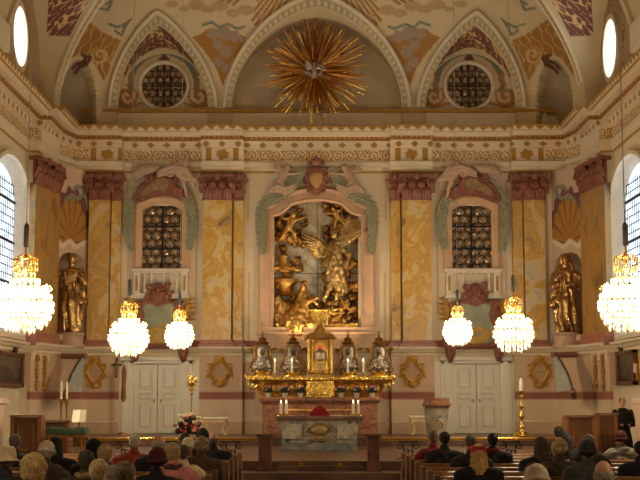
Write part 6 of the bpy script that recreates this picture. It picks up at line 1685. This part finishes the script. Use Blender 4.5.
people = [
 (15.5, 440, [('short', (120, 112, 100))], (34, 34, 38), 'grey-haired person in a dark coat at the far left in front of the wooden stall', dict(bulk=1.14)),
 (6, 457, [('hat', (206, 190, 150)), ('short', GREY)], (44, 42, 44), 'person in a cream brimmed hat and dark coat at the left edge', dict()),
 (34.5, 464, [('fluffy', BLON)], (40, 38, 40), 'person with fluffy blond curls seen from behind at the lower left', dict(bulk=1.14)),
 (45, 449, [('beanie', (206, 196, 170))], (70, 56, 46), 'person in a cream knitted cap and brown coat behind the fluffy blond head', dict()),
 (56, 443, [('long', (24, 20, 20))], BLK, 'person with long black hair and black coat in front of the gilded side table', dict(bulk=1.14)),
 (94.5, 446, [('hood', (20, 18, 20))], BLK, 'person wholly in black with head covered, seated left of the orange jacket', dict()),
 (87, 458, [('short', (74, 66, 58))], (74, 68, 50), 'dark-haired person in an olive coat with beige collar, left block', dict(bulk=1.14, extra='scarf', ec=(156, 136, 96))),
 (105.5, 451.5, [('short', (168, 140, 100))], (84, 92, 62), 'light-brown-haired person in a green jacket with blue collar', dict(extra='scarf', ec=(52, 60, 92))),
 (99.5, 468.5, [('short', (204, 182, 136))], (60, 56, 52), 'pale blond short-haired head at the bottom, left of the grey-brown head', dict(bulk=1.14)),
 (126, 472, [('short', (122, 110, 92))], (56, 50, 46), 'grey-brown short-haired head at the bottom edge in front of the dark red cap', dict()),
 (113, 478, [('curly', (140, 132, 120))], (50, 48, 48), 'grey curly top of a head at the bottom edge between blond and brown heads', dict()),
 (135, 440, [('short', WHITE)], (150, 62, 40), 'white-haired person in an orange-red jacket below the left white door', dict(bulk=1.14)),
 (159, 440.5, [('bald', (170, 160, 150))], (30, 28, 30), 'balding person in a black coat next to the orange-red jacket', dict(bulk=1.14)),
 (157.5, 457, [('beanie', (80, 26, 34)), ('short', DK)], (28, 24, 28), 'person in a dark red knitted cap and black coat, left block near the aisle', dict(bulk=1.14)),
 (173.5, 450, [('short', (186, 160, 116))], (196, 128, 128), 'blond short-haired person in a pink coat with purple scarf', dict(row=8, extra='scarf', ec=(96, 52, 76))),
 (183.5, 451, [('short', (92, 74, 58))], (214, 200, 168), 'brown-haired person in a cream coat right of the pink coat', dict(row=6)),
 (188, 444, [('beanie', (222, 212, 188))], (132, 72, 54), 'person in a white knitted cap and reddish-brown coat near the aisle', dict()),
 (185, 438.5, [('short', (24, 20, 20))], (34, 30, 30), 'black-haired person mostly hidden beyond the white knitted cap', dict()),
 (202, 443.5, [('curly', (152, 140, 120))], (92, 66, 46), 'person with grey curls and brown coat right of the white knitted cap', dict(bulk=1.14)),
 (213.5, 437.5, [('bald', (110, 92, 80))], (26, 28, 38), 'balding person in a dark navy coat at the aisle end of the left block', dict(bulk=1.14)),
 (203, 434, [('beanie', (36, 34, 36))], (30, 30, 34), 'person in a dark cap in front of the grey curls, left block', dict()),
 (433, 436.5, [('short', (112, 90, 72))], (120, 26, 30), 'brown-haired person in a red coat at the aisle end of the right block', dict()),
 (444.5, 437, [('short', (44, 38, 34))], (36, 36, 38), 'dark-haired person in a wide black leather jacket, right block near the lectern', dict(bulk=1.14)),
 (471, 441, [('short', (92, 72, 56))], (50, 42, 40), 'brown-haired person between the leather jacket and the pink headband', dict()),
 (478, 451, [('long', (204, 172, 110)), ('band', (188, 52, 72))], (28, 28, 30), 'person with blond hair, pink-red headband and black coat in the right block', dict(bulk=1.14)),
 (492.5, 438.5, [('short', (20, 18, 18))], (24, 22, 26), 'black-haired person in black with a red collar under the right white door', dict(extra='scarf', ec=(130, 28, 36), bulk=1.14)),
 (540.5, 443, [('long', (84, 66, 46))], (26, 24, 24), 'person with long straight brown hair and black coat in the right block', dict(bulk=1.14)),
 (533, 472, [('short', (52, 44, 38))], (40, 38, 36), 'dark-haired head at the bottom edge beside the white cap, right block', dict()),
 (538.5, 477, [('beanie', (206, 196, 176))], (60, 56, 52), 'white cap just visible at the bottom edge of the right block', dict()),
 (559, 431, [('short', (60, 44, 34))], (40, 34, 32), 'brown-haired person in the front pew of the right block, left of the choir stall', dict(row=0)),
 (565, 437, [('long', (52, 40, 34))], (52, 44, 40), 'person with dark brown hair behind the curly light head, right block', dict()),
 (559, 446, [('curly', (176, 158, 122))], (66, 52, 44), 'person with light grey-blond curls and brown coat, right block', dict()),
 (588, 440, [('short', (140, 130, 116))], (60, 50, 46), 'grey-haired person seated beyond the grey-green coat, right block', dict()),
 (587, 448, [('beanie', (52, 50, 48)), ('short', DK)], (70, 72, 64), 'person in a dark cap and grey-green coat in the right block', dict(bulk=1.14)),
 (603, 470, [('bald', (150, 142, 130))], (56, 54, 50), 'balding grey head at the bottom, lower right', dict(bulk=1.14)),
 (620.5, 436.5, [('beanie', (74, 26, 32))], (118, 112, 100), 'person in a dark red cap and pale grey hooded coat at the far right', dict(hood=True, bulk=1.05)),
 (640, 447, [('short', DK)], (26, 26, 30), 'dark-coated person half cut off at the right edge', dict(bulk=1.14)),
]
for i, (px, py, st, coat, lb, kw) in enumerate(people):
    kw = dict(kw); ex = kw.pop('extra', None); ec = kw.pop('ec', None)
    if ex: st = st + [(ex, ec)]
    kw.setdefault('pose', (0, 1, 0, 3, 2)[i % 5] if kw.get('bulk', 1) == 1 else 0)
    person(px, py, st, coat, lb, **kw)
# standing cleric in black at the right, beside the stall, reaching up
x, y = X(622.5, 33.0, 405), 33.0
t = thing('person', 'cleric in a long black robe standing at the far right beside the stall', 'person', (x, y, .0))
m = MB()
m.cap((0, 0, .95), (0, 0, 1.38), .13, .14); m.cap((-.13, 0, 1.43), (.13, 0, 1.43), .08, .08); m.cap((0, 0, 1.45), (0, .0, 1.56), .055, .05)
for k in (-1, 1):
    m.cap((k*.09, 0, .95), (k*.10, 0, .5), .095, .06); m.cap((k*.10, 0, .5), (k*.10, 0, .1), .058, .04); m.cap((k*.10, -.02, .05), (k*.11, -.16, .04), .045, .035)
    m.cap((k*.20, 0, 1.42), (k*.25, -.02, 1.14), .055, .045); m.cap((k*.25, -.02, 1.14), (k*.12, -.22, 1.10), .042, .03)
    for j in range(4): m.cap((k*.10+(j-1.5)*.018, -.25, 1.10), (k*.08+(j-1.5)*.018, -.32, 1.10-.01*j), .009, .0075, 6)
    m.cap((k*.09, -.24, 1.12), (k*.05, -.27, 1.14), .011, .009, 6)
m.ell((0, 0, 1.68), (.075, .09, .11), 16, 10); m.ell((0, -.04, 1.62), (.052, .055, .055)); m.cap((0, -.09, 1.67), (0, -.105, 1.655), .01, .013, 6)
for k in (-1, 1): m.ell((k*.028, -.08, 1.68), (.011, .01, .008), 6, 4); m.ell((k*.075, 0, 1.66), (.01, .02, .03), 6, 5)
m.ell((0, -.085, 1.61), (.022, .01, .006), 6, 4)
o = link('body', fuse(m, .012, 1), SKIN, None); o.parent = t
m = MB(); m.lathe([(.27, .06), (.26, .3), (.22, .7), (.17, 1.0), (.18, 1.25), (.20, 1.40), (.12, 1.50), (.065, 1.53)], (0, 0), 24, 1.05, .85, wob=lambda a, z: 1+.05*math.sin(9*a)*max(0, 1-z/1.2))
for k in (-1, 1): m.cap((k*.19, 0, 1.42), (k*.26, -.02, 1.12), .08, .07); m.cap((k*.26, -.02, 1.12), (k*.14, -.2, 1.10), .065, .055)
o = link('robe', fuse(m, .02, 2), cm((22, 20, 24)), None); o.parent = t
me = H_('short'); addm('hair', me, cm((60, 50, 44)), t, Matrix.Translation((0, 0, 1.565)) @ Matrix.Rotation(PI, 4, 'Z'))
